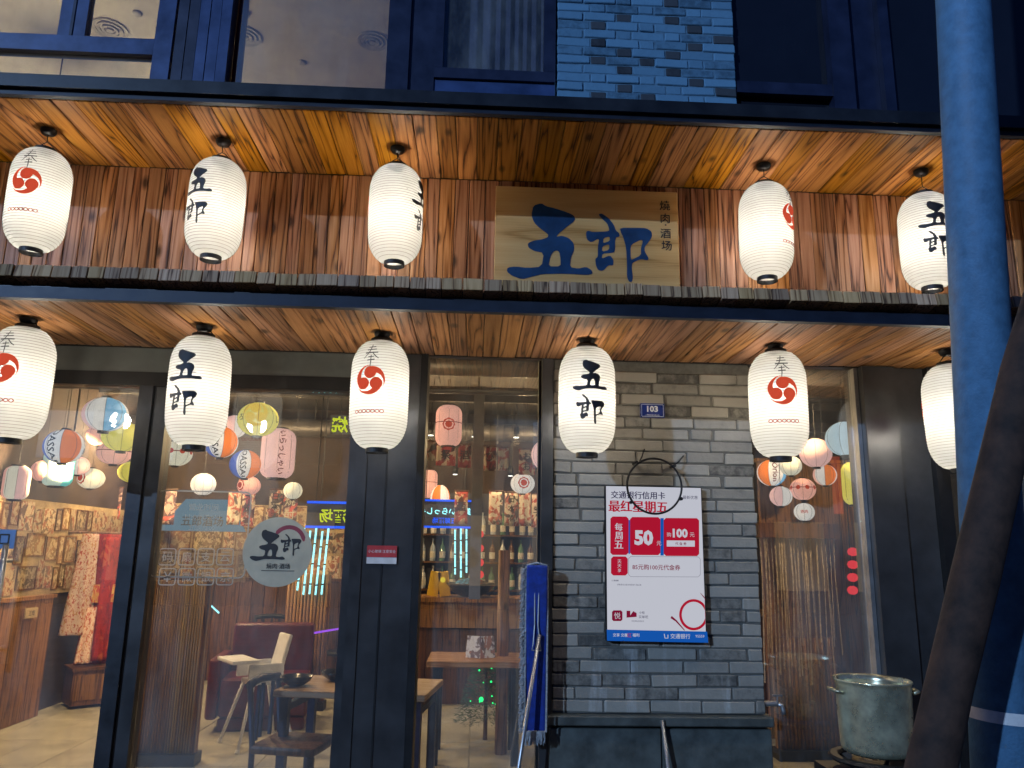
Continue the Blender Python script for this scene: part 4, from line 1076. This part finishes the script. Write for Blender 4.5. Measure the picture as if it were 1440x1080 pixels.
m = MB(); m.lathe([(.001, 0), (.10, .004), (.20, .05), (.27, .13), (.285, .15), (.27, .152), (.19, .16), (.10, .19), (.03, .2), (.001, .2)], 36); m.build('bowl', simple('black_iron_wok', (.015, .015, .016), .22, .6, .2, 9), wk, smooth=True)
m = MB(); m.tube([(.20, -.10, .02), (.27, -.13, .09), (.36, -.12, .13), (.42, -.1, .12)], .008, 8); m.build('handle', BLACK, wk, smooth=True)
yb = thing('yellow_box', 'bright yellow folded card display on the bar counter beside the wok', 'display', PY(617, 838, by)); yb.location.z = 1.112
YEL = simple('yellow_card', (.75, .48, .02), .5, 0, .1, 8)
for sx_ in (-1, 1): link('flap', bevel_box('flap', .12, .012, .27, .004, YEL), yb, (sx_*.055, .0, .137), (0, R(-8)*sx_, 0))
m = MB(); m.cyl((.04, -.02, .18), (.04, -.012, .18), .028, n=16); m.build('round_mark', emit('yellow_glow', (1, .75, .05), 1.0), yb)
# neon
CY = emit('cyan_neon', (.32, .92, 1), 2.6); BLN = emit('blue_neon', (.02, .12, 1), 1.6); YN = emit('yellow_neon', (.75, .85, .02), 1.1); PUR = emit('violet_neon', (.45, .10, 1), 1.2)
def neon_tubes(label, px0, px1, py0, py1, n_, Y, skew=0):
    t = thing('neon_tubes', label, 'neon light', PY((px0+px1)/2, (py0+py1)/2, Y)); 
    for i in range(n_):
        u = i/(n_-1) if n_ > 1 else .5; a = PY(px0+(px1-px0)*u, py0+rnd.uniform(-4, 4), Y)-t.location; b = PY(px0+(px1-px0)*u-skew, py1+rnd.uniform(-8, 4), Y)-t.location
        m = MB(); m.cyl(a, b, .0095, n=8); m.build('tube', CY, t, smooth=True)
        for w_ in (.25, .55, .85):
            c_ = a.lerp(b, w_); m = MB(); m.cyl(c_-Vector((0, 0, .008)), c_+Vector((0, 0, .008)), .012, n=8); m.build('clip', BLACK, t)
    m = MB(); a = PY(px0-6, py0+8, Y+.03)-t.location; b = PY(px1+6, py0+14, Y+.03)-t.location; m.box(a.x, .012, b.z, b.x, .022, a.z); m.cyl((0, .02, a.z), (0, .02, ZC-t.location.z), .006, n=6); m.build('hanger', BLACK, t)
    return t
neon_tubes('upright cyan neon tubes above the bar counter', 640, 664, 745, 812, 4, YB-.50)
neon_tubes('bundle of upright cyan neon tubes beside the round logo disc', 428, 462, 745, 838, 5, 4.5, 10)
def neon_sign(label, px0, py0, px1, py1, Y, txts, mirror):
    a, b = PY(px0, py0, Y), PY(px1, py1, Y); c_ = (a+b)/2; w_, h_ = b.x-a.x, a.z-b.z
    t = thing('neon_sign', label, 'neon sign', c_)
    for nm, q0, q1 in (('blue_tube', (-w_/2, h_/2), (w_/2, h_/2)), ('blue_tube', (-w_/2, -h_/2), (w_/2, -h_/2)), ('blue_tube', (w_/2, -h_/2+.02), (w_/2, h_/2-.02))):
        m = MB(); m.cyl((q0[0], 0, q0[1]), (q1[0], 0, q1[1]), .012, n=8); m.build(nm, BLN, t, smooth=True)
    for body, dx, dz, hh, mm in txts:
        sg = -1 if mirror else 1
        place_art(text_art(body, hh, .02), lambda a_, b_: (sg*a_+dx, -.01, b_+dz), 'neon_letters', mm, t)
    m = MB(); m.box(-w_/2, .02, -h_/2, w_/2, .035, h_/2); m.build('backing', SH, t)
    m = MB(); m.cyl((-w_/3, .03, h_/2), (-w_/3, .03, ZC-c_.z), .006, n=6); m.cyl((w_/3, .03, h_/2), (w_/3, .03, ZC-c_.z), .006, n=6); m.build('hanger', BLACK, t)
    return t
neon_sign('reflection of a blue framed neon sign, modelled with mirrored yellow characters beside the column', 432, 706, 500, 742, 3.9, [('酒场', .02, -.01, .13, YN)], True)  # solid sign standing in for a neon mirrored in the glass
neon_sign('blue framed neon sign with blue lettering over the bar', 585, 703, 666, 742, 5.4, [('営業中いらっしゃい', .0, .03, .085, CY), ('五郎酒场', .0, -.08, .07, BLN)], True)
a = PY(478, 597, 3.2); t = thing('neon_character', 'small yellow neon character high up beside the column', 'neon sign', a)
place_art(text_art('烧', .15, .02), lambda a_, b_: (-a_, 0, b_), 'letter', YN, t); m = MB(); m.box(-.09, .01, -.09, .09, .02, .09); m.build('backing', SH, t); m = MB(); m.cyl((0, .015, .09), (0, .015, ZC-a.z), .005, n=6); m.build('hanger', BLACK, t)
for px0, py0, px1, py1, Y, mm, lab in ((408, 850, 448, 846, 4.9, CY, 'short cyan neon line on the back wainscot'), (430, 892, 484, 883, 4.4, PUR, 'short violet neon line in front of the bamboo screen'), (282, 838, 308, 862, 5.9, CY, 'angled cyan neon line beside the brown bamboo screen')):
    m = MB(); m.cyl(PY(px0, py0, Y), PY(px1, py1, Y), .010, n=8); tag(m.build('neon_line', mm, smooth=True), lab, 'neon light')
# strings of red lanterns
REDL = emit('red_lantern_glow', (1, .05, .06), 1.0)
def red_string(label, px, pys, Y, r_):
    p = PY(px, pys[0], Y); t = thing('red_lantern_string', label, 'lantern string', p)
    for py in pys:
        c_ = PY(px, py, Y)-p; m = MB(); m.lathe([(r_*.35, -r_*.8), (r_*.8, -r_*.55), (r_, 0), (r_*.8, r_*.55), (r_*.35, r_*.8)], 18, c_); m.build('red_lantern', REDL, t, smooth=True)
    m = MB(); m.cyl((0, 0, ZC-p.z), PY(px, pys[-1]+10, Y)-p, .006, n=6); m.build('string', BLACK, t)
red_string('string of four small red lanterns beside the cyan tubes over the bar', 674, (751, 771, 791, 808), 5.3, .055)
red_string('string of four small red lanterns beside the rope curtain', 1199, (776, 794, 812, 830), 3.2, .047)
# table and tree behind the narrow pane
p = PZ(600, 930, .76)
tb2 = thing('pine_table', 'orange wood table with a menu behind the narrow glass pane', 'table', (p.x, p.y, 0))
W_OR = wood('orange_table_wood', (.24, .10, .02), (.42, .20, .045), (.55, .28, .08), .35, knots=False, tintv=.1)
link('table_top', bevel_box('table_top', .6, .045, .78, .005, W_OR), tb2, (.39, .30, .738), (R(90), 0, R(90)))
for a in (.08, .70):
    for b in (.05, .55): m = MB(); m.box(a-.03, b-.03, 0, a+.03, b+.03, .715); m.build('leg', BLACK, tb2)
m = MB(); vs = [(0, 0, 0), (.12, .02, .0), (.12, .06, .16), (0, .04, .16), (-.11, .03, 0), (-.11, .07, .15)]
mn = thing('menu_card', 'white folded menu card standing on the orange table', 'menu', (p.x+.42, p.y+.18, .763)); MEN = print_mat('menu_print', (.7, .68, .65), [(.2, .15, .15), (.4, .2, .15)], 20)
for sx_ in (-1, 1): link('leaf', bevel_box('leaf', .13, .004, .17, .001, MEN), mn, (sx_*.055, .02, .086), (R(-12), 0, R(25)*sx_))
tr = thing('christmas_tree', 'small dark green artificial tree with a glowing green light behind the narrow pane', 'tree', PZ(682, 1040, 0))
m = MB(); m.cyl((0, 0, 0), (0, 0, .78), .02, .008, 10); m.build('trunk', W_DARK, tr)
q = random.Random(4); m = MB()
for i in range(2600):
    h_ = q.uniform(.14, .84); rr_ = (.86-h_)*.36+.02; a_ = q.uniform(0, 6.283); r_ = rr_*math.sqrt(q.random()); cx_, cy2 = r_*math.cos(a_), r_*math.sin(a_)
    d_ = Vector((math.cos(a_+q.uniform(-.5, .5)), math.sin(a_+q.uniform(-.5, .5)), q.uniform(-.5, .4))).normalized()*q.uniform(.03, .06); w_ = d_.orthogonal().normalized()*.004
    c_ = Vector((cx_, cy2, h_)); m.add([c_-w_, c_+w_, c_+d_], [(0, 1, 2)])
tag(m.build('crown', simple('tinsel_green', (.03, .10, .04), .5, bmp=0), tr), kind='stuff')
GRN = emit('green_glow', (.02, 1, .22), 2.2)
for i in range(16):
    a_ = q.uniform(3.8, 5.6); h_ = q.uniform(.25, .7) if i else .36; r_ = (.86-h_)*.36
    m = MB(); s_ = .022 if i == 0 else q.uniform(.005, .011); m.lathe([(.001, -s_), (s_*.7, -s_*.7), (s_, 0), (s_*.7, s_*.7), (.001, s_)], 10, (r_*math.cos(a_), r_*math.sin(a_), h_)); m.build('fairy_light', GRN, tr)
m = MB(); p = PZ(704, 1060, 0); m.cyl((p.x, p.y, 0), (p.x, p.y, 1.62), .05, n=18); tag(m.build('wooden_post', W_MID, smooth=True), 'round brown wooden post between the tree and the mop', 'post')
m = MB(); p = PY(672, 650, 4.6); m.box(p.x-.06, 4.6, 1.112, p.x+.06, 4.7, ZC); tag(m.build('steel_post', simple('grey_post_paint', (.10, .10, .105), .5)), 'grey steel post in the middle of the bar', 'post')

# ------------------------------------------------------------------ rope curtain and things behind the right pane
ROPE = simple('hanging_rope', (.60, .46, .32), .9, 0, .3, 30)
rc = thing('rope_curtain', 'hanging beige rope curtain behind the pane beside the brick wall', 'curtain', (2.38, 2.6, 0))
m = MB(); m.box(-.02, -.05, 1.76, .66, .06, 1.88); m.build('head_box', W_DARK, rc)
q = random.Random(9)
for i in range(26):
    x = .0+i*.025+q.uniform(-.008, .008); y = q.uniform(-.03, .03); b = q.uniform(.55, 1.0)
    m = MB(); m.tube([(x, y, 1.77), (x+q.uniform(-.01, .01), y, 1.45), (x+q.uniform(-.015, .015), y, b)], q.uniform(.004, .007), 6); m.build('rope', ROPE, rc)
cb = thing('side_counter', 'yellowish wooden side counter seen past the edge of the brick wall', 'counter', (2.75, 4.6, 0))
m = MB(); m.box(-.5, 0, 0, .5, .5, .98); m.build('body', W_MID, cb); m = MB(); m.box(-.54, -.04, .981, .54, .54, 1.02); m.build('top', W_TABLE, cb)
m = MB(); a = PY(1080, 838, 4.6); m.cyl((2.35, 4.55, 1.20), (2.9, 4.55, 1.17), .012, n=8); tag(m.build('neon_line', emit('pale_blue_neon', (.3, .5, 1), 1.2)), 'pale blue neon line above the side counter', 'neon light')
p = PY(1080, 745, 3.9); m = MB(); m.box(p.x-.16, 3.9, p.z-.09, p.x+.16, 3.94, p.z+.09); tag(m.build('air_grille', simple('olive_panel', (.22, .24, .15), .5)), 'olive grey box panel high behind the pane beside the brick wall', 'panel')

# posters and flags hanging inside
POS = [print_mat('poster_red', (.35, .05, .05), [(.55, .45, .35), (.08, .03, .03)], 12), print_mat('poster_cream', (.45, .40, .33), [(.30, .08, .06), (.07, .06, .06)], 14), print_mat('poster_dark', (.10, .06, .07), [(.45, .30, .25), (.5, .1, .08)], 12)]
def hung(nm, label, cat, grp, px0, py0, px1, py1, Y, mm, chars=None):
    a, b = PY(px0, py0, Y), PY(px1, py1, Y); t = thing(nm, label, cat, ((a.x+b.x)/2, Y, b.z), grp)
    w_, h_ = b.x-a.x, a.z-b.z; vs = []; fs = []; n1 = 8
    for j in range(7):
        for i in range(n1+1): u = i/n1; vs.append(((u-.5)*w_, .012*math.sin(u*9+px0)*(1-j/6), h_*j/6))
    for j in range(6):
        for i in range(n1): k = j*(n1+1)+i; fs.append((k, k+1, k+n1+2, k+n1+1))
    m = MB(); m.add(vs, fs); o = m.build('sheet', mm, t, smooth=True); o.modifiers.new('t', 'SOLIDIFY').thickness = .004
    m = MB(); m.cyl((-w_/2-.01, 0, h_), (w_/2+.01, 0, h_), .008, n=8); m.build('top_rod', W_DARK, t)
    m = MB(); m.cyl((0, 0, h_), (0, 0, ZC-b.z), .003, n=5); m.build('cord', BLACK, t)
    if chars:
        hh = h_/(len(chars)+.6)
        for i, c_ in enumerate(chars): place_art(text_art(c_, min(hh*.75, w_*.7), .01), lambda a_, b_: (a_, -.022, b_+h_-hh*(i+.75)), 'lettering', INK if mm is not POS[2] else FROST, t)
    return t
for i, (x0, y0, x1, y1, k, c_) in enumerate(((601, 620, 614, 648, 1, None), (614, 625, 640, 655, 0, '祭'), (645, 624, 662, 658, 0, '酒'), (681, 627, 697, 662, 0, 'ひ'), (701, 629, 715, 662, 1, None), (730, 631, 752, 668, 0, 'おお'))):
    hung('hanging_flag', ('plain cream hanging flag at the column end of the row of flags', 'red hanging flag with one festival character', 'red hanging flag with a wine character beside the steel post', 'red hanging flag with a curved kana letter', 'plain cream hanging flag between two red flags', 'wide red hanging flag with two kana letters by the door jamb')[i], 'flag', 'flags hanging over the bar', x0, y0, x1, y1, 4.3, POS[k], c_)
for i, (x0, y0, x1, y1, k, c_) in enumerate(((640, 690, 657, 738, 0, '酒'), (688, 690, 706, 738, 1, None), (710, 692, 728, 740, 1, '日本酒'), (730, 692, 746, 740, 1, None), (748, 694, 762, 742, 0, '生'))):
    hung('wall_poster', ('narrow red poster with one character beside the blue neon sign', 'cream poster with a pale flower beside the steel post', 'brownish poster with three characters over the bar', 'plain brownish poster under the white crest lantern', 'reddish poster next to the door jamb')[i], 'poster', 'posters hanging over the bar', x0, y0, x1, y1, 5.2, POS[k], c_)
for i, (x0, y0, x1, y1, k, c_) in enumerate(((36, 640, 56, 705, 2, None), (118, 685, 142, 728, 0, None), (146, 685, 168, 730, 2, None), (204, 690, 216, 742, 0, None), (228, 688, 244, 738, 2, None), (322, 690, 336, 738, 1, None), (342, 690, 356, 740, 0, '生'), (380, 688, 394, 738, 1, '日本酒'), (400, 690, 416, 740, 2, '焼酎'), (1076, 718, 1100, 740, 2, None))):
    hung('wall_poster', ('dark narrow poster behind the pink drum lantern', 'brown red poster above the picture wall under the cream crest lantern', 'dark portrait poster next to the door stile', 'red portrait poster just past the door stile', 'dark poster beside the opening hours sticker', 'cream poster behind the opening hours sticker edge', 'red poster with one character above the logo disc', 'cream poster with three characters above the logo disc', 'dark poster with two characters above the logo disc', 'small dark poster under the pale blue lantern')[i], 'poster', 'posters hanging in the dining room', x0, y0, x1, y1, 5.6 if x0 > 60 else 4.0, POS[k], c_)
# pale blue lit gable sign above the back wall
a = PY(285, 728, 5.7); t = thing('gable_sign', 'pale blue lit gable shaped sign above the back wall', 'sign', a)
m = MB(); m.add([(-.52, 0, -.16), (.52, 0, -.16), (.28, 0, .22), (-.22, 0, .22), (-.52, .03, -.16), (.52, .03, -.16), (.28, .03, .22), (-.22, .03, .22)], [(0, 1, 2, 3), (4, 7, 6, 5), (0, 4, 5, 1), (1, 5, 6, 2), (2, 6, 7, 3), (3, 7, 4, 0)]); m.build('panel', emit('pale_blue_sign', (.25, .38, .46), .7), t)
place_art(text_art('五郎酒场', .12, .01), lambda a_, b_: (a_, -.003, b_-.04), 'lettering', INK, t)

# ------------------------------------------------------------------ coloured lanterns inside
COLS = {'w': (.95, .90, .84), 'p': (1, .52, .42), 'pk': (1, .62, .58), 'o': (1, .26, .05), 'n': (.14, .20, .55), 'b': (.25, .60, .92), 'y': (.92, .82, .16), 't': (.16, .66, .66), 'g': (.60, .80, .72), 'c': (.92, .88, .70), 'r': (.85, .12, .10), 'lb': (.62, .80, .90)}
CM = {k: paper_mat('glow_paper_'+k, v, .80, .5) for k, v in COLS.items()}
def inner_lantern(px, py, wpx, hpx, cols, label, dia=.26, shape='round', art=None, arttheta=0, artmat=None, rot=0, Y=None):
    if Y is None:
        dpt = dia*F_PX/wpx; d = ray(px, py); Y = CAM.y+d.y*dpt
    Y = max(Y, .45)
    while PY(px, py, Y).x < XW+.32: Y -= .1        # keep clear of the side wall
    c_ = PY(px, py, Y); s_ = depth_of(c_)/F_PX
    r_ = wpx*s_/2; h_ = hpx*s_
    t = thing('paper_lantern', label, 'lantern', c_, 'coloured lanterns inside the restaurant')
    if shape == 'round': pr = lambda z: max(.18*r_, r_*math.sqrt(max(0, 1-(2*z/h_)**2))) if abs(z) < h_/2 else .18*r_
    else:
        def pr(z):
            e = min(h_*.24, r_*.8); u = max(0, (abs(z)-(h_/2-e))/e); return .35*r_+.65*r_*math.sqrt(max(0, 1-min(u, 1)**2.2))
    N_ = 40; zs = [-h_/2*.98+h_*.98*i/28 for i in range(29)] if shape != 'round' else [h_/2*.97*math.sin(R(-88+176*i/28)) for i in range(29)]
    prof_ = [(pr(z)*(1-.006*(i % 2)), z) for i, z in enumerate(zs)]
    ng = len(cols); face = -math.degrees(math.atan2(c_.x, c_.y-CAM.y)); rot += face
    m = MB(); m.lathe(prof_, N_, gore=lambda i, j: int(i*ng/N_)); o = m.build('paper_shade', [CM[k] for k in cols], t, smooth=True); o.rotation_euler.z = R(rot)
    m = MB()
    for g_ in range(8):      # frame seams
        a_ = 2*math.pi*g_/8+R(rot); m.tube([((q_[0]+.001)*math.sin(a_), -(q_[0]+.001)*math.cos(a_), q_[1]) for q_ in prof_[::3]], .0016, 4)
    m.build('frame_wires', RIB, t)
    m = MB(); z = zs[0]; m.lathe([(pr(z)*1.02, z+.004), (pr(z)*1.02, z-.014), (pr(z)*.7, z-.014)], 20); m.build('bottom_ring', BLACK, t)
    m = MB(); z = zs[-1]; m.lathe([(pr(z)*1.0, z-.002), (pr(z)*1.0, z+.012), (.001, z+.014)], 20); m.build('top_cap', BLACK, t)
    m = MB(); m.cyl((0, 0, z+.01), (0, 0, ZC-c_.z), .0025, n=5); m.build('cord', BLACK, t)
    def wrp(th, vert=False, zoff=0):
        def fn(a_, b_):
            if vert: a_, b_ = b_, -a_
            z_ = max(min(zoff+b_, h_*.47), -h_*.47); rr_ = pr(z_)+.003; th_ = R(th)+a_/r_; return (rr_*math.sin(th_), -rr_*math.cos(th_), z_)
        return fn
    for kind, arg, th in (art or []):
        th += face
        if kind == 'vtext': place_art(text_art(arg, r_*.42, .015, .02, .95), wrp(th, True), 'lettering', INK if artmat is None else artmat, t)
        if kind == 'text': place_art(text_art(arg, r_*.34, .01, .02), wrp(th), 'lettering', INK if artmat is None else artmat, t)
        if kind == 'dots':
            for dth in (-60, -20, 20, 60): place_art(art_mesh([[[(r_*.17*math.cos(a_), r_*.17*math.sin(a_)) for a_ in [2*math.pi*i/14 for i in range(14)]]]], .02), wrp(th+dth, zoff=h_*.06), 'dot', RED_INK, t)
        if kind == 'crest':
            for ra, rb in ((.46, .36), (.26, .0)):
                lp = [[(r_*ra*(1+.06*math.cos(8*a_))*math.cos(a_), r_*ra*(1+.06*math.cos(8*a_))*math.sin(a_)) for a_ in [2*math.pi*i/32 for i in range(32)]]]
                if rb: lp.append([(r_*rb*math.cos(a_), r_*rb*math.sin(a_)) for a_ in [2*math.pi*i/32 for i in range(32)]])
                place_art(art_mesh([lp], .025), wrp(th), 'crest', RED_INK, t)
        if kind == 'belt': place_art(art_mesh([stroke([(x_*r_*.25, 0) for x_ in range(-6, 7)], r_*.06)], .02), wrp(th, zoff=h_*.06), 'belt', RED_INK2, t)
    return t
IL = inner_lantern
IL(148, 583, 60, 48, ['b', 'w', 'w', 'b', 'pk', 'w'], 'round white lantern with one blue gore near the top of the door pane', rot=-2)
IL(90, 628, 53, 48, ['o', 'w', 'n', 'w', 'n', 'w'], 'round orange, white and navy lantern with lettering beside the blue-gored one', art=[('vtext', 'DASSAI', -38), ('vtext', '獺祭', 76)], rot=-10)
IL(172, 614, 54, 42, ['y'], 'yellow round lantern half behind the door stile')
IL(161, 637, 46, 33, ['p'], 'pale pink flattened lantern under the yellow one by the stile', art=[('belt', 0, 0)])
IL(82, 658, 40, 52, ['g', 't', 'g', 'g', 't', 'g'], 'teal and pale green drum lantern under the lettered orange one', shape='drum', rot=-40)
IL(23, 679, 34, 47, ['pk', 'c', 'pk', 'pk', 'p', 'c'], 'pink and cream striped drum lantern at the picture wall', shape='drum')
IL(60, 662, 30, 30, ['p'], 'small salmon lantern behind the teal drum lantern')
IL(128, 673, 36, 29, ['c'], 'cream flattened lantern with a red crest on its side', art=[('crest', 0, -50)])
IL(188, 664, 42, 30, ['y'], 'small yellow lantern low behind the door stile')
IL(204, 684, 30, 38, ['w', 'o', 'w', 'o'], 'orange and white lantern at the far edge of the door stile', rot=20)
IL(228, 590, 38, 52, ['pk'], 'pink drum lantern behind the white street lantern with black characters', shape='drum')
IL(248, 638, 43, 35, ['c'], 'cream round lantern with a belt of red dots', art=[('dots', 0, 0), ('belt', 0, 0)])
IL(311, 622, 46, 44, ['o', 'w', 'n', 'w', 'n', 'w'], 'navy, white and orange lantern just beside the cream dotted one', art=[('vtext', 'DASSAI', -20), ('vtext', '獺祭', 88)], rot=8)
IL(363, 590, 56, 48, ['y'], 'large yellow round lantern with black kana near the pane top', art=[('text', 'くろ', -62), ('text', 'しま', 75)])
IL(345, 653, 43, 40, ['o', 'w', 'n', 'w', 'n', 'w'], 'navy, white and orange lettered lantern under the yellow kana one', art=[('vtext', 'DASSAI', -8)], rot=20)
IL(391, 638, 47, 70, ['pk'], 'tall pink drum lantern with a column of kana', .30, 'drum', art=[('vtext', 'いらっしゃい', 12)], artmat=RED_INK2)
IL(376, 614, 26, 22, ['r'], 'small red lantern behind the yellow kana lantern')
IL(286, 681, 34, 31, ['w'], 'plain white round lantern above the opening hours sticker')
IL(350, 683, 32, 27, ['p'], 'small salmon round lantern above the opening hours sticker corner', art=[('crest', 0, -50)])
IL(631, 599, 37, 58, ['p'], 'tall salmon drum lantern with crest belt behind the narrow pane', .28, 'drum', art=[('belt', 0, 0), ('crest', 0, 0)])
IL(604, 681, 22, 40, ['p'], 'small salmon drum lantern beside the column', .2, 'drum', art=[('belt', 0, 0)])
IL(619, 702, 28, 40, ['w', 'o', 'o', 'w', 'w', 'o'], 'orange and white gored lantern above the blue neon sign', .24, rot=0)
IL(735, 680, 34, 29, ['w'], 'flattened white lantern with a round red crest in front of the posters', art=[('crest', 0, 6)])
IL(771, 640, 48, 46, ['c', 'pk'], 'cream and pink lantern half hidden by the door jamb', rot=30)
IL(1085, 665, 40, 37, ['w', 'b', 'w', 'n', 'w', 'o'], 'orange, white and blue lettered lantern at the edge of the brick wall', art=[('vtext', 'Orion', 16)], artmat=RED_INK2, rot=-12)
IL(1098, 698, 31, 28, ['w', 'lb', 'w', 'pk'], 'small pale pink and light blue lantern under the lettered one', rot=10, Y=2.9)
IL(1129, 688, 35, 31, ['p'], 'salmon round lantern with a dotted belt behind the right pane', art=[('dots', 0, 0), ('belt', 0, 0)], Y=2.9)
IL(1131, 720, 28, 25, ['w'], 'small white lantern with red lettering over the rope curtain', art=[('text', '焼肉', 0)], artmat=RED_INK, Y=2.9)
IL(1147, 637, 44, 41, ['pk'], 'plain pink round lantern high behind the right pane')
IL(1188, 617, 52, 48, ['lb', 'w', 'w', 'lb'], 'white and light blue round lantern next to the corner column', rot=-60)
IL(1203, 680, 36, 60, ['y'], 'yellow drum lantern half behind the corner column', .22, 'drum')
IL(110, 655, 30, 26, ['pk', 'w'], 'small pink and white lantern wedged beside the teal drum lantern', .22)
IL(140, 612, 34, 30, ['p'], 'salmon lantern tucked under the blue-gored white one', .22)
IL(330, 600, 34, 32, ['w', 'pk'], 'white and pink lantern between the yellow kana one and the street lantern', .24)
IL(412, 690, 26, 24, ['c'], 'tiny cream lantern above the logo disc', .2)
IL(1112, 655, 30, 28, ['c'], 'small cream lantern between the lettered and the pink lantern', Y=2.6)
IL(1160, 668, 32, 30, ['o', 'w', 'o', 'w', 'p', 'w'], 'small orange and white lantern under the plain pink one', Y=2.6)
IL(1328, 690, 20, 26, ['o', 'y'], 'small orange drum lantern behind the dark pane', .2, 'drum')

# ------------------------------------------------------------------ lamps inside (bar spots seen as bright points, the others added for light)
SPOT = emit('spot_face', (1, .95, .85), 6)
def spot(px, py, Y, W, colr, label):
    p = PY(px, py, Y); t = thing('ceiling_spot', label, 'lamp', p, 'ceiling spot lamps')
    m = MB(); m.cyl((0, 0, .0), (0, -.0, .12), .035, .03, 14); m.build('can', BLACK, t, smooth=True)
    m = MB(); m.cyl((0, 0, -.004), (0, 0, -.0005), .030, n=14); m.build('lens', SPOT, t)
    m = MB(); m.cyl((0, 0, .12), (0, 0, ZC-p.z), .008, n=6); m.build('stem', BLACK, t)
    if W:
        l_ = bpy.data.lights.new('spot_light', 'POINT'); l_.energy = W; l_.color = colr; l_.shadow_soft_size = .04
        o = bpy.data.objects.new('spot_light', l_); COL.objects.link(o); o.parent = t; o.location = (0, 0, -.06)
    return t
WARM = (1, .68, .34)
spot(606, 612, 4.9, 70, WARM, 'small bright ceiling spot beside the column over the bar')
spot(667, 614, 4.9, 0, WARM, 'small bright ceiling spot in front of the steel post')
spot(726, 615, 4.9, 70, WARM, 'small bright ceiling spot near the door jamb')
spot(640, 667, 5.9, 0, WARM, 'small bright spot under the red flags at the back')
spot(718, 669, 5.9, 0, WARM, 'small bright spot above the white crest lantern at the back')
spot(100, 640, 3.2, 210, WARM, 'added ceiling spot lighting the picture wall')  # added to brighten the picture wall
spot(200, 610, 5.0, 200, WARM, 'added ceiling spot lighting the kimono')  # added for warm light near the side wall
spot(330, 600, 4.2, 140, WARM, 'added ceiling spot over the red sofa')  # added to lift the light around the sofa
spot(420, 540, 1.5, 75, WARM, 'added ceiling spot over the dining table')  # added; also lights the front of the slat screen
spot(1120, 560, 2.1, 95, WARM, 'added ceiling spot over the rope curtain')  # added so the rope strands stand out brighter

# ------------------------------------------------------------------ ceiling pipes and wires
DUCT = simple('dark_duct', (.06, .055, .055), .45, .4, .2, 6)
for i, (y, z, r_, lab) in enumerate(((1.05, 3.18, .05, 'thin dark ceiling pipe just inside the glass doors'), (2.4, 3.12, .09, 'dark round ceiling duct over the bamboo screen'), (3.8, 3.2, .04, 'thin dark ceiling pipe over the red sofa'), (5.6, 3.05, .11, 'thick dark ceiling duct over the back bar'))):
    t = thing('ceiling_duct', lab, 'duct', (0, y, z)); m = MB(); m.cyl((-4.2, 0, 0), (8.5, 0, 0), r_, n=16); m.build('pipe', DUCT, t, smooth=True)
    for x in range(-4, 9, 2): m = MB(); m.cyl((x, 0, r_), (x, 0, ZC-z), .008, n=6); m.build('hanger_rod', BLACK, t)

# brown board wall behind the rope curtain
boarded('inner_partition', 'tall brown board partition behind the rope curtain', 'partition', (2.72, 3.5), (4.6, 3.5), 2.5, W_MID, .16)

# ------------------------------------------------------------------ the other side of the street (seen only mirrored; added to block the sky in the glass)
OPW = simple('dark_render_wall', (.05, .05, .055), .85, 0, .25, 1.5)
op = thing('opposite_building', 'dark building added across the street for the glass reflections, with a few lit windows and shop signs', 'building', (0, -19, 0))
m = MB(); m.box(-24, -8, 0, 26, 0, 6.8); m.build('wall', OPW, op); m = MB(); m.box(-24.2, -8.1, 6.801, 26.2, .2, 7.05); m.build('parapet', STEEL, op)
q = random.Random(31); WINL = [emit('lit_window_warm', (1, .66, .32), .2), emit('lit_window_cool', (.45, .65, 1), .25), DG]
for k, z in enumerate((.6, 4.0)):
    for i in range(-9, 10):
        x = i*2.4; mm = WINL[q.choice((0, 1, 2, 2, 2) if k else (0, 0, 1, 2))]; hh = 2.1 if k == 0 else 1.5
        m = MB(); m.box(x-.8, .0, z, x+.8, .06, z+hh); f_ = m.build('window', STEEL, op); m = MB(); m.box(x-.74, .0605, z+.06, x+.74, .07, z+hh-.06); m.build('pane', mm, f_)
for x, mm in ((-9.5, CY), (-3.2, BLN), (3.6, CY), (10.8, RED_INK)):
    m = MB(); m.box(x-.12, .08, 2.9, x+.12, .2, 4.6); m.build('neon_strip', mm, op)
